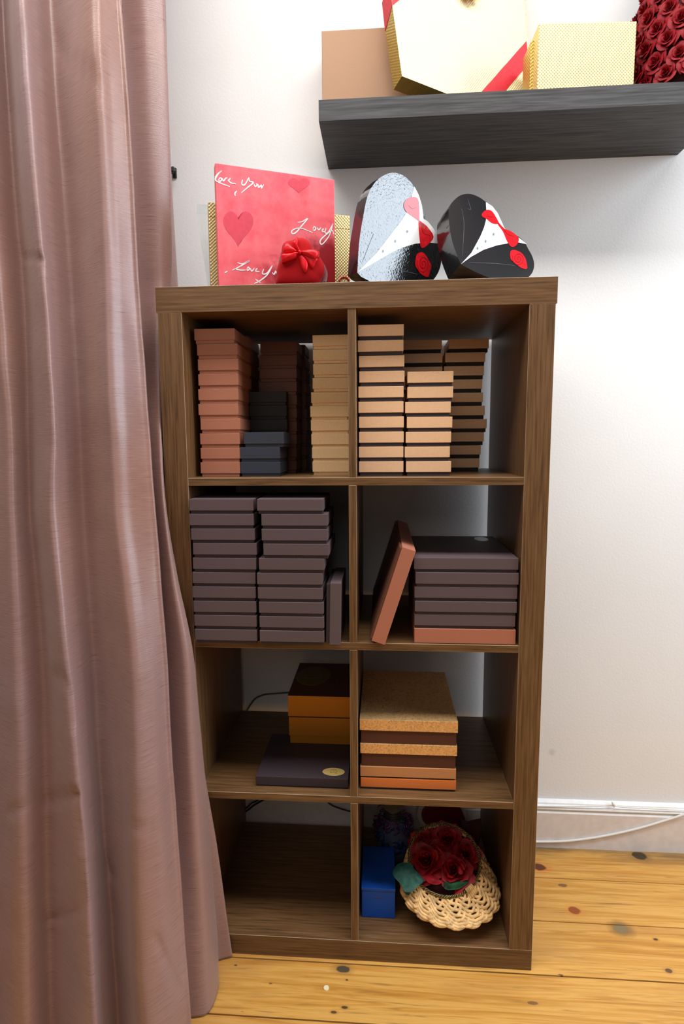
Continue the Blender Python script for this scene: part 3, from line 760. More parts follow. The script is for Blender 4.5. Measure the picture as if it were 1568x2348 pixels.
strokes = [[(385,160),(405,135),(437,108)],[(432,110),(405,140),(388,178),(425,203),(500,232)],[(412,180),(425,163),(438,175),(425,190),(412,182)],[(440,165),(452,188),(468,166),(482,165)],[(484,184),(505,166),(492,186),(515,205),(548,208)],
 [(600,178),(594,212),(618,216),(650,158)],[(650,160),(655,190),(685,200),(640,238),(590,280)],[(690,212),(698,232),(716,216),(704,208)],[(722,213),(724,240),(746,220),(747,246),(766,214)],[(556,265),(540,285),(544,304)],
 [(1030,510),(1065,506),(1110,480),(1062,538),(1020,588),(990,600),(984,580),(1010,562),(1060,558),(1148,592)],[(1150,562),(1160,545),(1172,560),(1160,575),(1150,566)],[(1182,552),(1194,570),(1212,552)],[(1218,572),(1232,560),(1222,582),(1244,584)],
 [(1252,556),(1244,592),(1270,588),(1306,520)],[(1306,522),(1278,612),(1225,680),(1205,668),(1216,640),(1262,600),(1300,574),(1310,604)],
 [(560,825),(600,836),(655,810),(590,850),(518,886)],[(535,872),(580,884),(625,884)],[(460,905),(482,893)],[(634,872),(646,860),(652,876),(638,888),(634,874)],[(658,868),(672,892),(692,868)],[(698,888),(714,870),(702,892),(732,896)],
 [(765,876),(755,912),(790,908),(832,848)],[(832,850),(795,918),(735,968),(690,990)],[(700,955),(740,984)],[(832,902),(846,918),(858,892),(864,912)]]
bm.free()
for grp, lb_ in ((strokes[:10], 'white Love You handwriting at top left'), (strokes[10:16], 'white Love You handwriting at right'), (strokes[16:], 'white Love You handwriting at bottom')):
    bm = bmesh.new()
    for s_ in grp: ribbon_strokes(bm, [PLn(q) for q in s_], nl, 0.0013, 0)
    o = obj('lettering', bm, M['print_white'], lv); o.rotation_euler = (0, 0, yawL); o['label'] = lb_
def heart2d(cx, cy, w, h, n=40):
    out = []
    for k in range(n):
        t = 2*math.pi*k/n
        x = 16*math.sin(t)**3/16; y = (13*math.cos(t)-5*math.cos(2*t)-2*math.cos(3*t)-math.cos(4*t))/14.5
        out.append((cx + w*x, cy - h*y))
    return out
M['heart_print'] = paper('muted_red_heart_print', (214, 76, 92), rough=0.35, var=0.03, grain=120)
for a_, lb_ in (((566, 540, 118, 140), 'muted red printed heart at left'), ((1040, 215, 85, 60), 'faint printed heart at top')):
    bm = bmesh.new(); flat_poly(bm, [PLn(q, 0.0003) for q in heart2d(*a_)], 0)
    bmesh.ops.recalc_face_normals(bm, faces=bm.faces)
    o = obj('heart_print', bm, M['heart_print'], lv); o.rotation_euler = (0, 0, yawL); o['label'] = lb_

# gold box behind the red one, clear plastic sleeve at its left
offn = -nR
g_l = aty(*C2((330, 352)), 0.10); zg = g_l.z
gbx = thing('gift_box', 'pale gold embossed box standing behind the red script box', 'box', (g_l.x, g_l.y, T), yawL * 0.85)
bm = bmesh.new(); gw_ = 0.315
box(bm, 0, gw_, 0, 0.03, 0.0004, zg - T - 0.03, 0.001, 1); box(bm, 0, gw_, -0.0005, 0.0305, zg - T - 0.03, zg - T, 0.001, 0)
obj('lid', bm, [M['gold_side'], M['gold_leafy']], gbx)
M['cream_gold'] = gold_emboss('cream_gold_leaf_paper', (246, 230, 180), 60, leafy=True, metal=0.2)
gbx.children[0].data.materials.clear()
for mm in (M['gold_weave'], M['cream_gold']): gbx.children[0].data.materials.append(mm)
bm = bmesh.new()
cx = gw_ * 0.955; 
tube(bm, [Vector((cx + 0.012*math.cos(a), -0.001, 0.052 + 0.012*math.sin(a))) for a in [math.radians(20 + 160*k/12) for k in range(13)]], 0.0016, 6)
o = obj('ribbon_loop', bm, M['ribbon_red'], gbx, True); o['label'] = 'pink curved ribbon'
yc = 0.16
cp = [aty(*C2(q), yc) for q in ((240, 368), (352, 374), (376, 1200), (350, 1200), (300, 705), (242, 440))]
cp = [Vector((p.x, p.y, max(p.z, T + 0.0008))) for p in cp]
cs = thing('plastic_sleeve', 'clear plastic sleeve standing at the left of the red script box', 'packaging', (cp[0].x, yc, T))
bm = bmesh.new(); extrude_poly(bm, [p - cs.location for p in cp], Vector((0, 0.012, 0))); bmesh.ops.recalc_face_normals(bm, faces=bm.faces)
obj('sheet', bm, M['clear'], cs)
bm = bmesh.new(); f1 = [aty(*C2(q), yc - 0.001) - cs.location for q in ((240, 368), (352, 374), (354, 442), (242, 438))]
extrude_poly(bm, f1, Vector((0, 0.0006, 0))); bmesh.ops.recalc_face_normals(bm, faces=bm.faces); o = obj('fold', bm, M['clear'], cs); o['label'] = 'folded top flap'

# tuxedo heart boxes
def heart_box(HL_, th, el, y0, thick, ml, label, shirt, bows, buttons, rose, lines, name='heart_box', lidf=0.999):
    n = plane_n(th, el)
    P = aty(*C3(HL_[0]), y0)
    pts = [atplane(*C3(q), P, n) for q in HL_]
    ax = (pts[-1] - pts[0]); ax.normalize()
    def mir(p): d = p - pts[0]; return pts[0] + 2*d.dot(ax)*ax - d
    half = smooth_line(pts, 4)
    full = half + [mir(p) for p in half[1:-1][::-1]]
    zmin = min(min(p.z, (p - n*thick).z) for p in full)
    base = Vector((P.x, P.y, T))
    print('HEART', label, 'zmin', round(zmin, 4))
    t = thing(name, label, 'box', base)
    iv = lambda p: p - base
    gap = zmin - T - 0.0006
    if gap > 0: full = [Vector((p.x, p.y, p.z - gap*max(0, 1 - (p.z - zmin)/0.03))) if i > len(half)*0.9 else p for i, p in enumerate(full)]
    full = [Vector((p.x, p.y, max(p.z, T + 0.0005))) for p in full]
    cen = sum(full, Vector()) / len(full)
    bm = bmesh.new(); extrude_poly(bm, [iv(p) for p in full], -n*thick*0.62, 0, 1); bmesh.ops.recalc_face_normals(bm, faces=bm.faces)
    def pp(q, off): 
        p = atplane(*C3(q), P, n) + n*off
        return iv(p)
    def rnd_(qs):
        P_ = smooth_line([Vector((a, b_, 0)) for a, b_ in qs], 3, True); return [(q.x, q.y) for q in P_]
    def fp(qs, off, mi):
        if mi == 3: qs = rnd_(qs)
        k0 = len(bm.faces); bm.verts.ensure_lookup_table()
        f = bm.faces.new([bm.verts.new(pp(q, off)) for q in qs]); f.material_index = mi
        f.normal_update()
        if f.normal.dot(n) < 0: f.normal_flip()
        bmesh.ops.triangulate(bm, faces=[f])
    fp(shirt, 0.0004, 2)
    for b2 in bows: fp(b2, 0.0008, 3)
    for b2 in buttons: fp([(b2[0] + 7*math.cos(a), b2[1] + 10*math.sin(a)) for a in [2*math.pi*k/14 for k in range(14)]], 0.0008, 5)
    for b2 in bows:   # fold creases
        cx = sum(q[0] for q in b2)/len(b2); cy = sum(q[1] for q in b2)/len(b2)
        ribbon_strokes(bm, [pp((cx*0.5+b2[0][0]*0.5, cy*0.5+b2[0][1]*0.5), 0.0011), pp((cx, cy), 0.0011), pp((cx*0.4+b2[3][0]*0.6, cy*0.4+b2[3][1]*0.6), 0.0011)], n, 0.0007, 4)
    fp(rose, 0.0008, 3)
    rcx = sum(q[0] for q in rose)/len(rose); rcy = sum(q[1] for q in rose)/len(rose)
    rw = (max(q[0] for q in rose)-min(q[0] for q in rose))/2; rh = (max(q[1] for q in rose)-min(q[1] for q in rose))/2
    sp = [pp((rcx + rw*0.75*(k/26)*math.cos(k*0.62), rcy + rh*0.75*(k/26)*math.sin(k*0.62)), 0.0012) for k in range(1, 27)]
    ribbon_strokes(bm, sp, n, 0.0006, 4)
    for l in lines: ribbon_strokes(bm, [pp(q, 0.0005) for q in l], n, 0.0004, 6)
    obj('lid', bm, [ml, M['side_black'], M['print_white'], M['print_red'], M['print_red2'], M['print_grey'], M['print_line']], t)
    sm = [cen + (p - cen)*0.985 - n*thick*0.5 for p in full]
    bm = bmesh.new(); extrude_poly(bm, [iv(Vector((p.x, p.y, max(p.z, T + 0.0005)))) for p in sm], -n*thick*0.5); bmesh.ops.recalc_face_normals(bm, faces=bm.faces)
    obj('base', bm, M['side_black'], t)
    return t
H1 = [(172,740),(182,560),(205,400),(240,230),(290,140),(345,95),(410,75),(470,90),(520,130),(550,170),(580,225),(600,290),(608,350),(612,382)]
heart_box(H1, 40, 0, 0.012, 0.034, M['gloss_black'], 'taller glossy black heart box with tuxedo print, leaning beside the red box',
  [(176,736),(300,610),(400,480),(470,390),(500,340),(520,280),(543,200),(551,168),(580,225),(600,290),(608,350),(612,382),(640,400),(680,450),(705,500),(716,548),(640,540),(560,548),(480,570),(400,605),(300,665)],
  [[(485,270),(520,240),(570,245),(582,300),(583,395),(570,390),(540,370),(495,335),(480,300)], [(580,395),(605,410),(640,440),(678,503),(640,555),(597,577),(585,520),(578,440)]],
  [(502,467),(422,532),(341,599)], [(570,615),(600,605),(625,625),(650,665),(663,690),(655,730),(640,770),(600,755),(575,725),(555,690),(560,640)],
  [[(280,480),(240,580),(205,670)], [(415,725),(500,735),(570,752)]])
H2 = [(860,685),(815,570),(790,470),(780,370),(785,300),(830,245),(875,220),(930,218),(985,240),(1030,272),(1070,300),(1105,345),(1130,400),(1150,445)]
heart_box(H2, 33, 25.5, 0.046, 0.045, M['flat_black'], 'squatter black heart box with tuxedo print, tilted back at the right',
  [(862,684),(930,610),(990,500),(1015,440),(1027,395),(1030,330),(1027,272),(1070,300),(1105,345),(1130,400),(1150,445),(1180,470),(1240,505),(1298,551),(1240,540),(1180,545),(1100,560),(1010,590),(930,635)],
  [[(1000,350),(1030,325),(1065,332),(1095,375),(1110,415),(1070,415),(1030,385),(1003,370)], [(1108,405),(1150,450),(1190,465),(1245,512),(1228,560),(1195,570),(1165,530),(1140,470),(1103,418)]],
  [(1077,487),(1024,534),(970,581)], [(1190,600),(1220,592),(1260,610),(1290,650),(1300,715),(1260,710),(1220,680),(1190,650)],
  [[(865,315),(880,400),(878,500),(870,630)], [(905,250),(925,320),(900,312)], [(915,675),(1080,680),(1220,695)]])

# red velvet heart with a satin bow
yvh = 0.03
vh = thing('heart_box', 'small red velvet heart box with red satin bow before red box', 'box', (aty(*C2((1050, 900)), yvh).x, yvh, T))
def VP(q, dy=0.0):
    p = aty(*C2(q), yvh + dy); return Vector((p.x, p.y, max(p.z, T + 0.0006))) - vh.location
def puff(qs, dy, th, cr_=VP, k=3, rings=5):
    """pillow shape: outline at dy, centre pushed towards the viewer by th"""
    P = smooth_line([cr_(q, dy) for q in qs], k, True); c = sum(P, Vector())/len(P)
    bm = bmesh.new(); R0 = []
    for j in range(rings):
        f = 1 - j/rings
        R0.append([bm.verts.new(c + (p - c)*f + Vector((0, -th*math.sqrt(max(0, 1 - f*f)), 0))) for p in P])
    m_ = len(P)
    for j in range(rings-1):
        for i in range(m_): bm.faces.new((R0[j][i], R0[j][(i+1) % m_], R0[j+1][(i+1) % m_], R0[j+1][i]))
    cv = bm.verts.new(c + Vector((0, -th, 0)))
    for i in range(m_): bm.faces.new((R0[-1][i], R0[-1][(i+1) % m_], cv))
    bk = [bm.verts.new(p + Vector((0, min(0.012, th), 0))) for p in P]
    for i in range(m_): bm.faces.new((bk[i], bk[(i+1) % m_], R0[0][(i+1) % m_], R0[0][i]))
    bm.faces.new(bk[::-1]); bmesh.ops.recalc_face_normals(bm, faces=bm.faces)
    return bm
obj('lid', puff([(868,1010),(864,930),(870,870),(888,820),(905,790),(905,730),(918,680),(950,657),(985,652),(1020,636),(1065,632),(1110,652),(1138,688),(1150,724),(1188,762),(1218,803),(1238,852),(1236,905),(1212,955),(1170,1005),(1000,1030)], 0, 0.009), M['velvet'], vh, True)
bm = bmesh.new(); pl = smooth_line([VP(q, 0.013) for q in ((876,1010),(874,870),(925,700),(1065,640),(1140,700),(1245,850),(1256,930),(1215,985),(1000,1030))], 3, True)
extrude_poly(bm, pl, Vector((0, 0.016, 0))); bmesh.ops.recalc_face_normals(bm, faces=bm.faces)
M['heart_side'] = paper('mauve_plastic_side', (150, 92, 100), rough=0.25, var=0.03)
o = obj('base', bm, M['heart_side'], vh); o['label'] = 'mauve plastic side'
bow = obj('bow', puff([(1030,735),(1000,700),(992,665),(1008,650),(1024,622),(1036,650),(1030,690),(1045,725)], -0.010, 0.005), M['satin_red'], vh, True)
def bowpart(qs, dy, th, nm):
    o = obj(nm, puff(qs, dy, th, k=2), M['satin_red'], bow, True); return o
bowpart([(1035,742),(1000,748),(940,756),(900,762),(903,800),(912,826),(960,812),(1015,792),(1030,765)], -0.010, 0.008, 'loop')
bowpart([(1030,735),(990,700),(950,668),(925,690),(912,735),(930,757),(985,752)], -0.009, 0.007, 'loop')
bowpart([(1050,735),(1095,728),(1140,722),(1198,740),(1185,790),(1160,802),(1100,778),(1060,757)], -0.010, 0.008, 'loop')
bowpart([(1045,760),(1048,810),(1060,860),(1090,906),(1112,850),(1100,800),(1070,765)], -0.010, 0.004, 'tail')
bowpart([(1062,760),(1100,810),(1125,850),(1150,871),(1172,825),(1188,792),(1120,765)], -0.0085, 0.004, 'tail')
bowpart([(1034,740),(1040,728),(1055,730),(1060,745),(1052,757),(1038,754)], -0.016, 0.006, 'knot')

# curtain holdback on the wall
p = aty(397, 393, 0.405)
hb = thing('curtain_holdback', 'small black holdback knob on the wall beside the curtain', 'holdback', (p.x, 0.42, p.z))
bm = bmesh.new(); box(bm, -0.006, 0.005, -0.006, 0, -0.012, 0.014, 0.002); obj('plate', bm, M['knob'], hb)
bm = bmesh.new(); tube(bm, smooth_line([Vector((0, -0.003, 0.006)), Vector((0.002, -0.022, 0.004)), Vector((0.002, -0.03, -0.008))], 5), lambda t: 0.0035 + 0.0035*t, 10); obj('hook', bm, M['knob'], hb, True)

# ------------------------------------------------------------------ blue box, basket, jar in the bottom right compartment
yb = 0.066
b0 = aty(*CA((128, 702)), yb); b1 = aty(*CA((378, 716)), yb)
bx = thing('gift_box', 'royal blue carton at the left of the lower right compartment', 'box', ((b0.x+b1.x)/2, yb, S))
hb_ = b0.z - S; wb = b1.x - b0.x
db = atz(*CA((250, 397)), b0.z).y - yb
bm = bmesh.new(); box(bm, -wb/2, wb/2, 0, db, 0.0003, hb_ - 0.001, 0.0012); obj('carton', bm, M['blue'], bx)
bm = bmesh.new(); box(bm, -wb/2 - 0.0006, wb/2 + 0.0006, -0.0012, db, hb_ - 0.0015, hb_, 0.0004)
box(bm, -wb/2 - 0.0006, wb/2 + 0.0006, -0.0014, -0.0002, hb_ - 0.006, hb_ - 0.0004, 0.0003); obj('flap', bm, M['blue'], bx)
bm = bmesh.new(); q0 = aty(*CA((220, 772)), yb); q1 = aty(*CA((282, 776)), yb)
box(bm, q0.x - bx.location.x, q1.x - bx.location.x, -0.0008, 0.0005, q0.z - S - 0.001, q0.z - S, 0.0002); o = obj('tab_slot', bm, M['plum'], bx)

# basket
nB = (Vector((0.452, -1.1658, 1.1765)) - Vector((0.6, 0.1, 0.17))).normalized()
nB = Vector((-0.10, -0.60, 0.78)).normalized()
cpt = atplane(*CA((745, 490)), Vector((0.6, 0.115, 0.19)), nB)
Rop = 0.079
bk = thing('flower_basket', 'pale wicker basket of dark red silk roses in lower right compartment', 'basket', (cpt.x, cpt.y, S))
exB = nB.cross(Vector((0, 0, 1))).normalized(); 
if exB.x < 0: exB = -exB
eyB = nB.cross(exB); eyB *= (1 if eyB.z > 0 else -1)
cl = cpt - bk.location
# bowl: axis direction bends downwards; rings of growing radius below the opening
bax = Vector((0.14, -0.12, -1.0)).normalized()
def bowl(t, a, off=0.0):
    # t: 0 rim .. 1 bottom ; a: angle
    r = Rop * (1.0 + 1.05*math.sin(math.pi*min(1, t*1.0)*0.62)*0.42) * (math.cos(max(0, t-0.45)/0.55*math.pi/2)**0.55 if t > 0.45 else 1) + off
    k = min(1.0, t*1.4)
    ux = exB.lerp(Vector((1, 0, 0)), k).normalized(); uy = (eyB).lerp(Vector((0, 1, 0.0)), k).normalized()
    c = cl + Vector((0.014*math.sin(math.pi*t*0.7), -0.010*math.sin(math.pi*t), -(cl.z - 0.0035)*t**1.0))
    return c + ux*math.cos(a)*r*1.055 + uy*math.sin(a)*r*(0.98 - 0.12*k)
bm = bmesh.new()
NST = 34
for k in range(NST):
    for sgn, tw in ((1, 1.7), (-1, 1.5)):
        P = []
        for j in range(27):
            t = j / 26
            a = 2*math.pi*k/NST + sgn*tw*t*1.2
            off = 0.0034*math.sin(j*1.45 + (math.pi if sgn < 0 else 0) + k*math.pi)
            p = bowl(t*0.985, a, off); p.z = max(p.z, 0.0039); P.append(p)
        tube(bm, smooth_line(P, 3), 0.0036, 8)
obj('wicker_bowl', bm, M['wicker'], bk, True)
bm = bmesh.new()
for j in range(3):
    tube(bm, [bowl(0.0, a, 0.0025*math.cos(a*30 + j*2.1)) + nB*(0.004 + 0.0025*math.sin(a*30 + j*2.1)) for a in [2*math.pi*k/240 for k in range(240)]], 0.0016, 5, True)
o = obj('rim_braid', bm, M['gold_wire'], bk, True); o['label'] = 'dark gold braided rim'
bm = bmesh.new()
for j in range(5):
    a0 = -0.85 + j*0.05
    tube(bm, smooth_line([bowl(0.05, a0) + nB*-0.004, bowl(0.0, a0, 0.004) + nB*0.006, bowl(0.0, a0, -0.004) + nB*0.008, bowl(0.06, a0, 0.007)], 4), 0.0022, 6)
obj('binding', bm, M['wicker'], bk, True)
# soil / stuffing disc
bm = bmesh.new(); ring = [cl + exB*math.cos(2*math.pi*k/32)*Rop*1.0 + eyB*math.sin(2*math.pi*k/32)*Rop*0.94 - nB*0.012 for k in range(32)]
extrude_poly(bm, ring, -nB*0.01); bmesh.ops.recalc_face_normals(bm, faces=bm.faces); obj('stuffing', bm, M['foam_core'], bk)
for i, (qu, qv, R, up) in enumerate(((620, 510, 0.044, 0.004), (820, 580, 0.040, 0.006), (770, 345, 0.036, 0.0), (900, 450, 0.034, 0.0), (600, 360, 0.034, -0.002), (700, 440, 0.03, 0.004))):
    p = atplane(*CA((qu, qv)), cpt, nB) - bk.location
    o = obj('rose', rose_bm(R*1.16, 19, 0.14, 20 + i, 0.75), M['petal'], bk, True)
    o.location = p + nB*(up - 0.012); o.rotation_euler = look((nB + exB*random.uniform(-0.25, 0.25)).normalized(), random.uniform(0, 6.28))
def petal(qs, m, nm, lift=0.02, curl=0.006):
    P = [atplane(*CA(q), cpt + nB*lift, nB) - bk.location for q in qs]
    P = smooth_line(P, 3, True); c = sum(P, Vector())/len(P); bm = bmesh.new()
    rings = [[bm.verts.new(c + (p - c)*f + nB*(curl*(1-f*f) if f < 1 else 0)) for p in P] for f in (1, 0.66, 0.33)]
    n2 = len(P)
    for j in range(2):
        for i in range(n2): bm.faces.new((rings[j][i], rings[j][(i+1) % n2], rings[j+1][(i+1) % n2], rings[j+1][i]))
    cv = bm.verts.new(c + nB*curl)
    for i in range(n2): bm.faces.new((rings[2][i], rings[2][(i+1) % n2], cv))
    bmesh.ops.solidify(bm, geom=bm.faces[:], thickness=0.0006)
    return obj(nm, bm, m, bk, True)
petal([(615,625),(650,612),(720,648),(725,668),(690,682),(640,672),(612,650)], M['petal_pink'], 'petal')
petal([(868,500),(882,510),(896,545),(900,572),(882,560),(866,530)], M['petal_pink'], 'petal', 0.035)
petal([(850,545),(870,545),(888,590),(870,605),(850,590)], M['petal_pink'], 'petal', 0.035)
petal([(668,375),(690,385),(735,430),(750,465),(715,430)], M['petal_pink'], 'petal', 0.035)
petal([(742,660),(770,640),(840,648),(928,652),(905,685),(850,715),(780,722),(745,705)], M['leaf'], 'leaf', 0.012)
petal([(360,580),(395,530),(440,515),(500,525),(520,560),(575,620),(590,660),(540,700),(510,730),(450,735),(430,690),(385,640),(362,610)], M['leaf_blue'], 'leaf', 0.02)
petal([(440,720),(490,715),(485,758),(455,750)], M['leaf'], 'leaf', 0.004)

# glass jar with foil curls behind the blue box
jp = aty(*CA((350, 250)), 0.27)
jr = thing('ribbon_jar', 'glass jar wrapped in blue and purple foil curls behind blue carton', 'jar', (jp.x + 0.004, 0.285, S))
bm = bmesh.new(); prof = [(0.034, 0), (0.044, 0.01), (0.046, 0.06), (0.040, 0.14), (0.026, 0.165), (0.024, 0.185)]
zt_ = aty(*CA((360, 165)), 0.285).z - S; kf = zt_/0.185
rg = [[bm.verts.new((r*math.cos(2*math.pi*k/20), r*math.sin(2*math.pi*k/20), z*kf + 0.0005)) for k in range(20)] for r, z in prof]
for i in range(len(prof)-1):
    for k in range(20): bm.faces.new((rg[i][k], rg[i][(k+1) % 20], rg[i+1][(k+1) % 20], rg[i+1][k]))
bm.faces.new(rg[0][::-1]); obj('jar_body', bm, M['jar_glass'], jr, True)
bm = bmesh.new()
for k in range(4): bmesh.ops.create_cone(bm, cap_ends=True, segments=24, radius1=0.027 - 0.001*k, radius2=0.027 - 0.001*k, depth=0.005, matrix=Matrix.Translation((0, 0, zt_ + 0.003 + 0.0065*k)))
obj('jar_lid', bm, M['jar_metal'], jr)
rnd = random.Random(5)
for m_, nm in ((M['foil_blue'], 'blue_curls'), (M['foil_purple'], 'purple_curls')):
    bm = bmesh.new()
    for k in range(17):
        a = rnd.uniform(0, 6.28); rr = 0.046; z = rnd.uniform(0.08, zt_*1.05) if nm == 'purple_curls' else rnd.uniform(0.04, zt_*0.75)
        c0 = Vector((rr*math.cos(a), rr*math.sin(a), z)); ph = rnd.uniform(0, 6)
        ra = rnd.uniform(0.006, 0.011); dr = Vector((rnd.uniform(-1, 1), rnd.uniform(-1, 0.2), rnd.uniform(-1, 1))).normalized()
        s1 = dr.orthogonal().normalized(); s2 = dr.cross(s1)
        P = [c0 + dr*(0.022*(j/14 - 0.5)) + (s1*math.cos(ph + j*0.75) + s2*math.sin(ph + j*0.75))*ra for j in range(15)]
        P = [Vector((p.x, min(p.y, 0.09), max(p.z, 0.003))) for p in P]
        tube(bm, smooth_line(P, 2), 0.0016, 5)
    o = obj(nm, bm, m_, jr, True)

# upturned red heart box with white rim at the back
PH = Vector((0.56, 0.355, 0.3)); nH = plane_n(4, 3)
hc = atplane(*CA((735, 205)), PH, nH)
rh = thing('heart_box', 'red heart box with white rim, upside down behind the flower basket', 'box', (hc.x, hc.y, S))
axd = Vector((0, 0, 1)); exH = Vector((math.cos(math.radians(8)), math.sin(math.radians(8)), 0)); eyH = nH.cross(exH); eyH *= (1 if eyH.z > 0 else -1)
tlt = math.radians(-26)
e1 = exH*math.cos(tlt) + eyH*math.sin(tlt); e2 = -exH*math.sin(tlt) + eyH*math.cos(tlt)
sz = 0.068
def HP(f): 
    out = []
    for k in range(64):
        t = 2*math.pi*k/64
        x = math.sin(t)**3*1.0; yy = (13*math.cos(t)-5*math.cos(2*t)-2*math.cos(3*t)-math.cos(4*t))/16
        # flipped: cusp at the bottom
        out.append((x*f, -(yy*f) + 5/16))
    return [hc - rh.location + e1*(a*sz) + e2*(b*sz) for a, b in out]
lowz = min(p.z for p in HP(1.06))
bm = bmesh.new(); extrude_poly(bm, HP(0.98), -nH*0.012, 0); bmesh.ops.recalc_face_normals(bm, faces=bm.faces); obj('lid', bm, M['dark_red'], rh)
bm = bmesh.new(); extrude_poly(bm, [p - nH*0.006 for p in HP(1.15)], -nH*0.02, 0); bmesh.ops.recalc_face_normals(bm, faces=bm.faces)
o = obj('base', bm, M['kraft_side'], rh); o['label'] = 'white rim'
bm = bmesh.new(); tube(bm, [p + nH*0.0006 for p in HP(0.94)], 0.0008, 5, True); o = obj('gold_edging', bm, M['sticker_dark'], rh, True)
print('HEARTBACK low', lowz)
# dark brown pouch behind the basket
pp_ = aty(*CA((950, 350)), 0.27)
P = [aty(*CA(q), 0.225) for q in ((880, 245), (935, 262), (1030, 240), (1010, 330), (1000, 420))]
P = [Vector((min(p.x, 0.736), p.y, p.z)) for p in P] + [Vector((P[2].x - 0.004, 0.225, S + 0.0008)), Vector((P[0].x - 0.006, 0.225, S + 0.0008))]
o = bmesh.new(); extrude_poly(o, P, Vector((0, 0.03, 0))); bmesh.ops.recalc_face_normals(o, faces=o.faces)
pz = obj('pouch', o, M['pewter_brown'], None); tag(pz, 'dark brown pouch standing behind the flower basket', 'pouch')

# ------------------------------------------------------------------ curtain
def curtain_mat():
    m, nt, b = nodes('mauve_slub_silk'); setp(b, 0.36, 0.0, 0.6, sheen=0.15)
    tc = nt.nodes.new('ShaderNodeTexCoord')
    def noise(scale, **kw):
        mp = nt.nodes.new('ShaderNodeMapping'); mp.inputs['Scale'].default_value = scale; nt.links.new(tc.outputs['UV'], mp.inputs['Vector'])
        n = nd(nt, 'ShaderNodeTexNoise', Scale=1.0, **kw); nt.links.new(mp.outputs[0], n.inputs['Vector']); return n.outputs['Fac']
    slub = noise((22, 480, 1), Detail=3.0, Roughness=0.75)
    weave = noise((700, 700, 1), Detail=1.0)
    big = noise((6, 1.2, 1), Detail=2.0)
    col = ramp(nt, slub, [(0.28, (112, 84, 74)), (0.38, (148, 118, 110)), (0.62, (160, 129, 121)), (0.74, (172, 142, 134))])
    x = nd(nt, 'ShaderNodeMix', data_type='RGBA'); x.blend_type = 'MULTIPLY'; x.inputs['Factor'].default_value = 0.6
    nt.links.new(col, x.inputs[6]); nt.links.new(ramp(nt, big, [(0.35, (240, 206, 182)), (0.65, (226, 222, 246))]), x.inputs[7])
    nt.links.new(x.outputs[2], b.inputs['Base Color'])
    a = nd(nt, 'ShaderNodeMath', operation='MULTIPLY_ADD'); a.inputs[1].default_value = 0.6; nt.links.new(weave, a.inputs[0]); nt.links.new(slub, a.inputs[2])
    bump(nt, b, a.outputs[0], 0.35, 0.0008)
    return m
M['curtain'] = curtain_mat()
ZL = [2.75, 2.4, 2.1, 1.85, 1.6, 1.49, 1.35, 1.2, 1.05, 0.9, 0.75, 0.6, 0.45, 0.3, 0.2, 0.1, 0.004]
def pix(l):                                  # list of (u, v, y) -> 3D polyline sorted downwards
    return [aty(u, v, y) for u, v, y in l]
def levels(P):
    P = sorted(P, key=lambda p: -p.z); out = []
    for z in ZL:
        if z >= P[0].z: k = 0
        elif z <= P[-1].z: k = len(P) - 2
        else: k = max(i for i in range(len(P)-1) if P[i].z >= z)
        a, b2 = P[k], P[k+1]; t = (a.z - z) / max(1e-6, a.z - b2.z)
        if z > P[0].z: t = max(t, -1.0) * 0.5
        if z < P[-1].z: t = min(t, 1.4)
        out.append(Vector((a.x + (b2.x-a.x)*t, a.y + (b2.y-a.y)*t, z)))
    return out
def fold(us, ys):                            # us: [(u,v)...]; ys: [(v,y)...]
    def Y(v):
        if v <= ys[0][0]: return ys[0][1]
        for (a, ya_), (b2, yb2) in zip(ys[:-1], ys[1:]):
            if a <= v <= b2: return ya_ + (yb2-ya_)*(v-a)/(b2-a)
        return ys[-1][1]
    return levels([aty(u, v, Y(v)) for u, v in us])
XY = lambda l: levels([Vector(p) for p in l])
cols = []
cols.append(XY([(-0.135, 0.40, 2.7), (-0.13, 0.40, 1.0), (-0.12, 0.40, 0)]))
cols.append(fold([(379,0),(388,300),(394,430),(401,560),(408,655)], [(0, 0.33), (655, 0.33)])[:6] + XY([(-0.058, 0.33, 1.45), (-0.02, 0.30, 0.8), (-0.01, 0.28, 0)])[6:])
cols.append(XY([(-0.10, 0.25, 2.7), (-0.09, 0.25, 1.4), (-0.045, 0.16, 1.1), (-0.014, 0.02, 0.9), (-0.009, -0.007, 0.7), (-0.009, -0.009, 0)]))
_B = [(375,0,.13),(385,240,.13),(391,440,.13),(394,540,.13),(393,655,.13),(378,760,.085),(368,860,.045),(368,950,.015),(375,1085,-.012),(381,1180,-.02),(396,1289,-.03),(415,1350,-.035),(430,1414,-.04),(447,1534,-.045),(455,1620,-.045),(460,1704,-.046),(466,1759,-.047),(473,1824,-.05),(480,1925,-.055),(487,2024,-.06),(497,2120,-.065),(501,2249,-.08)]
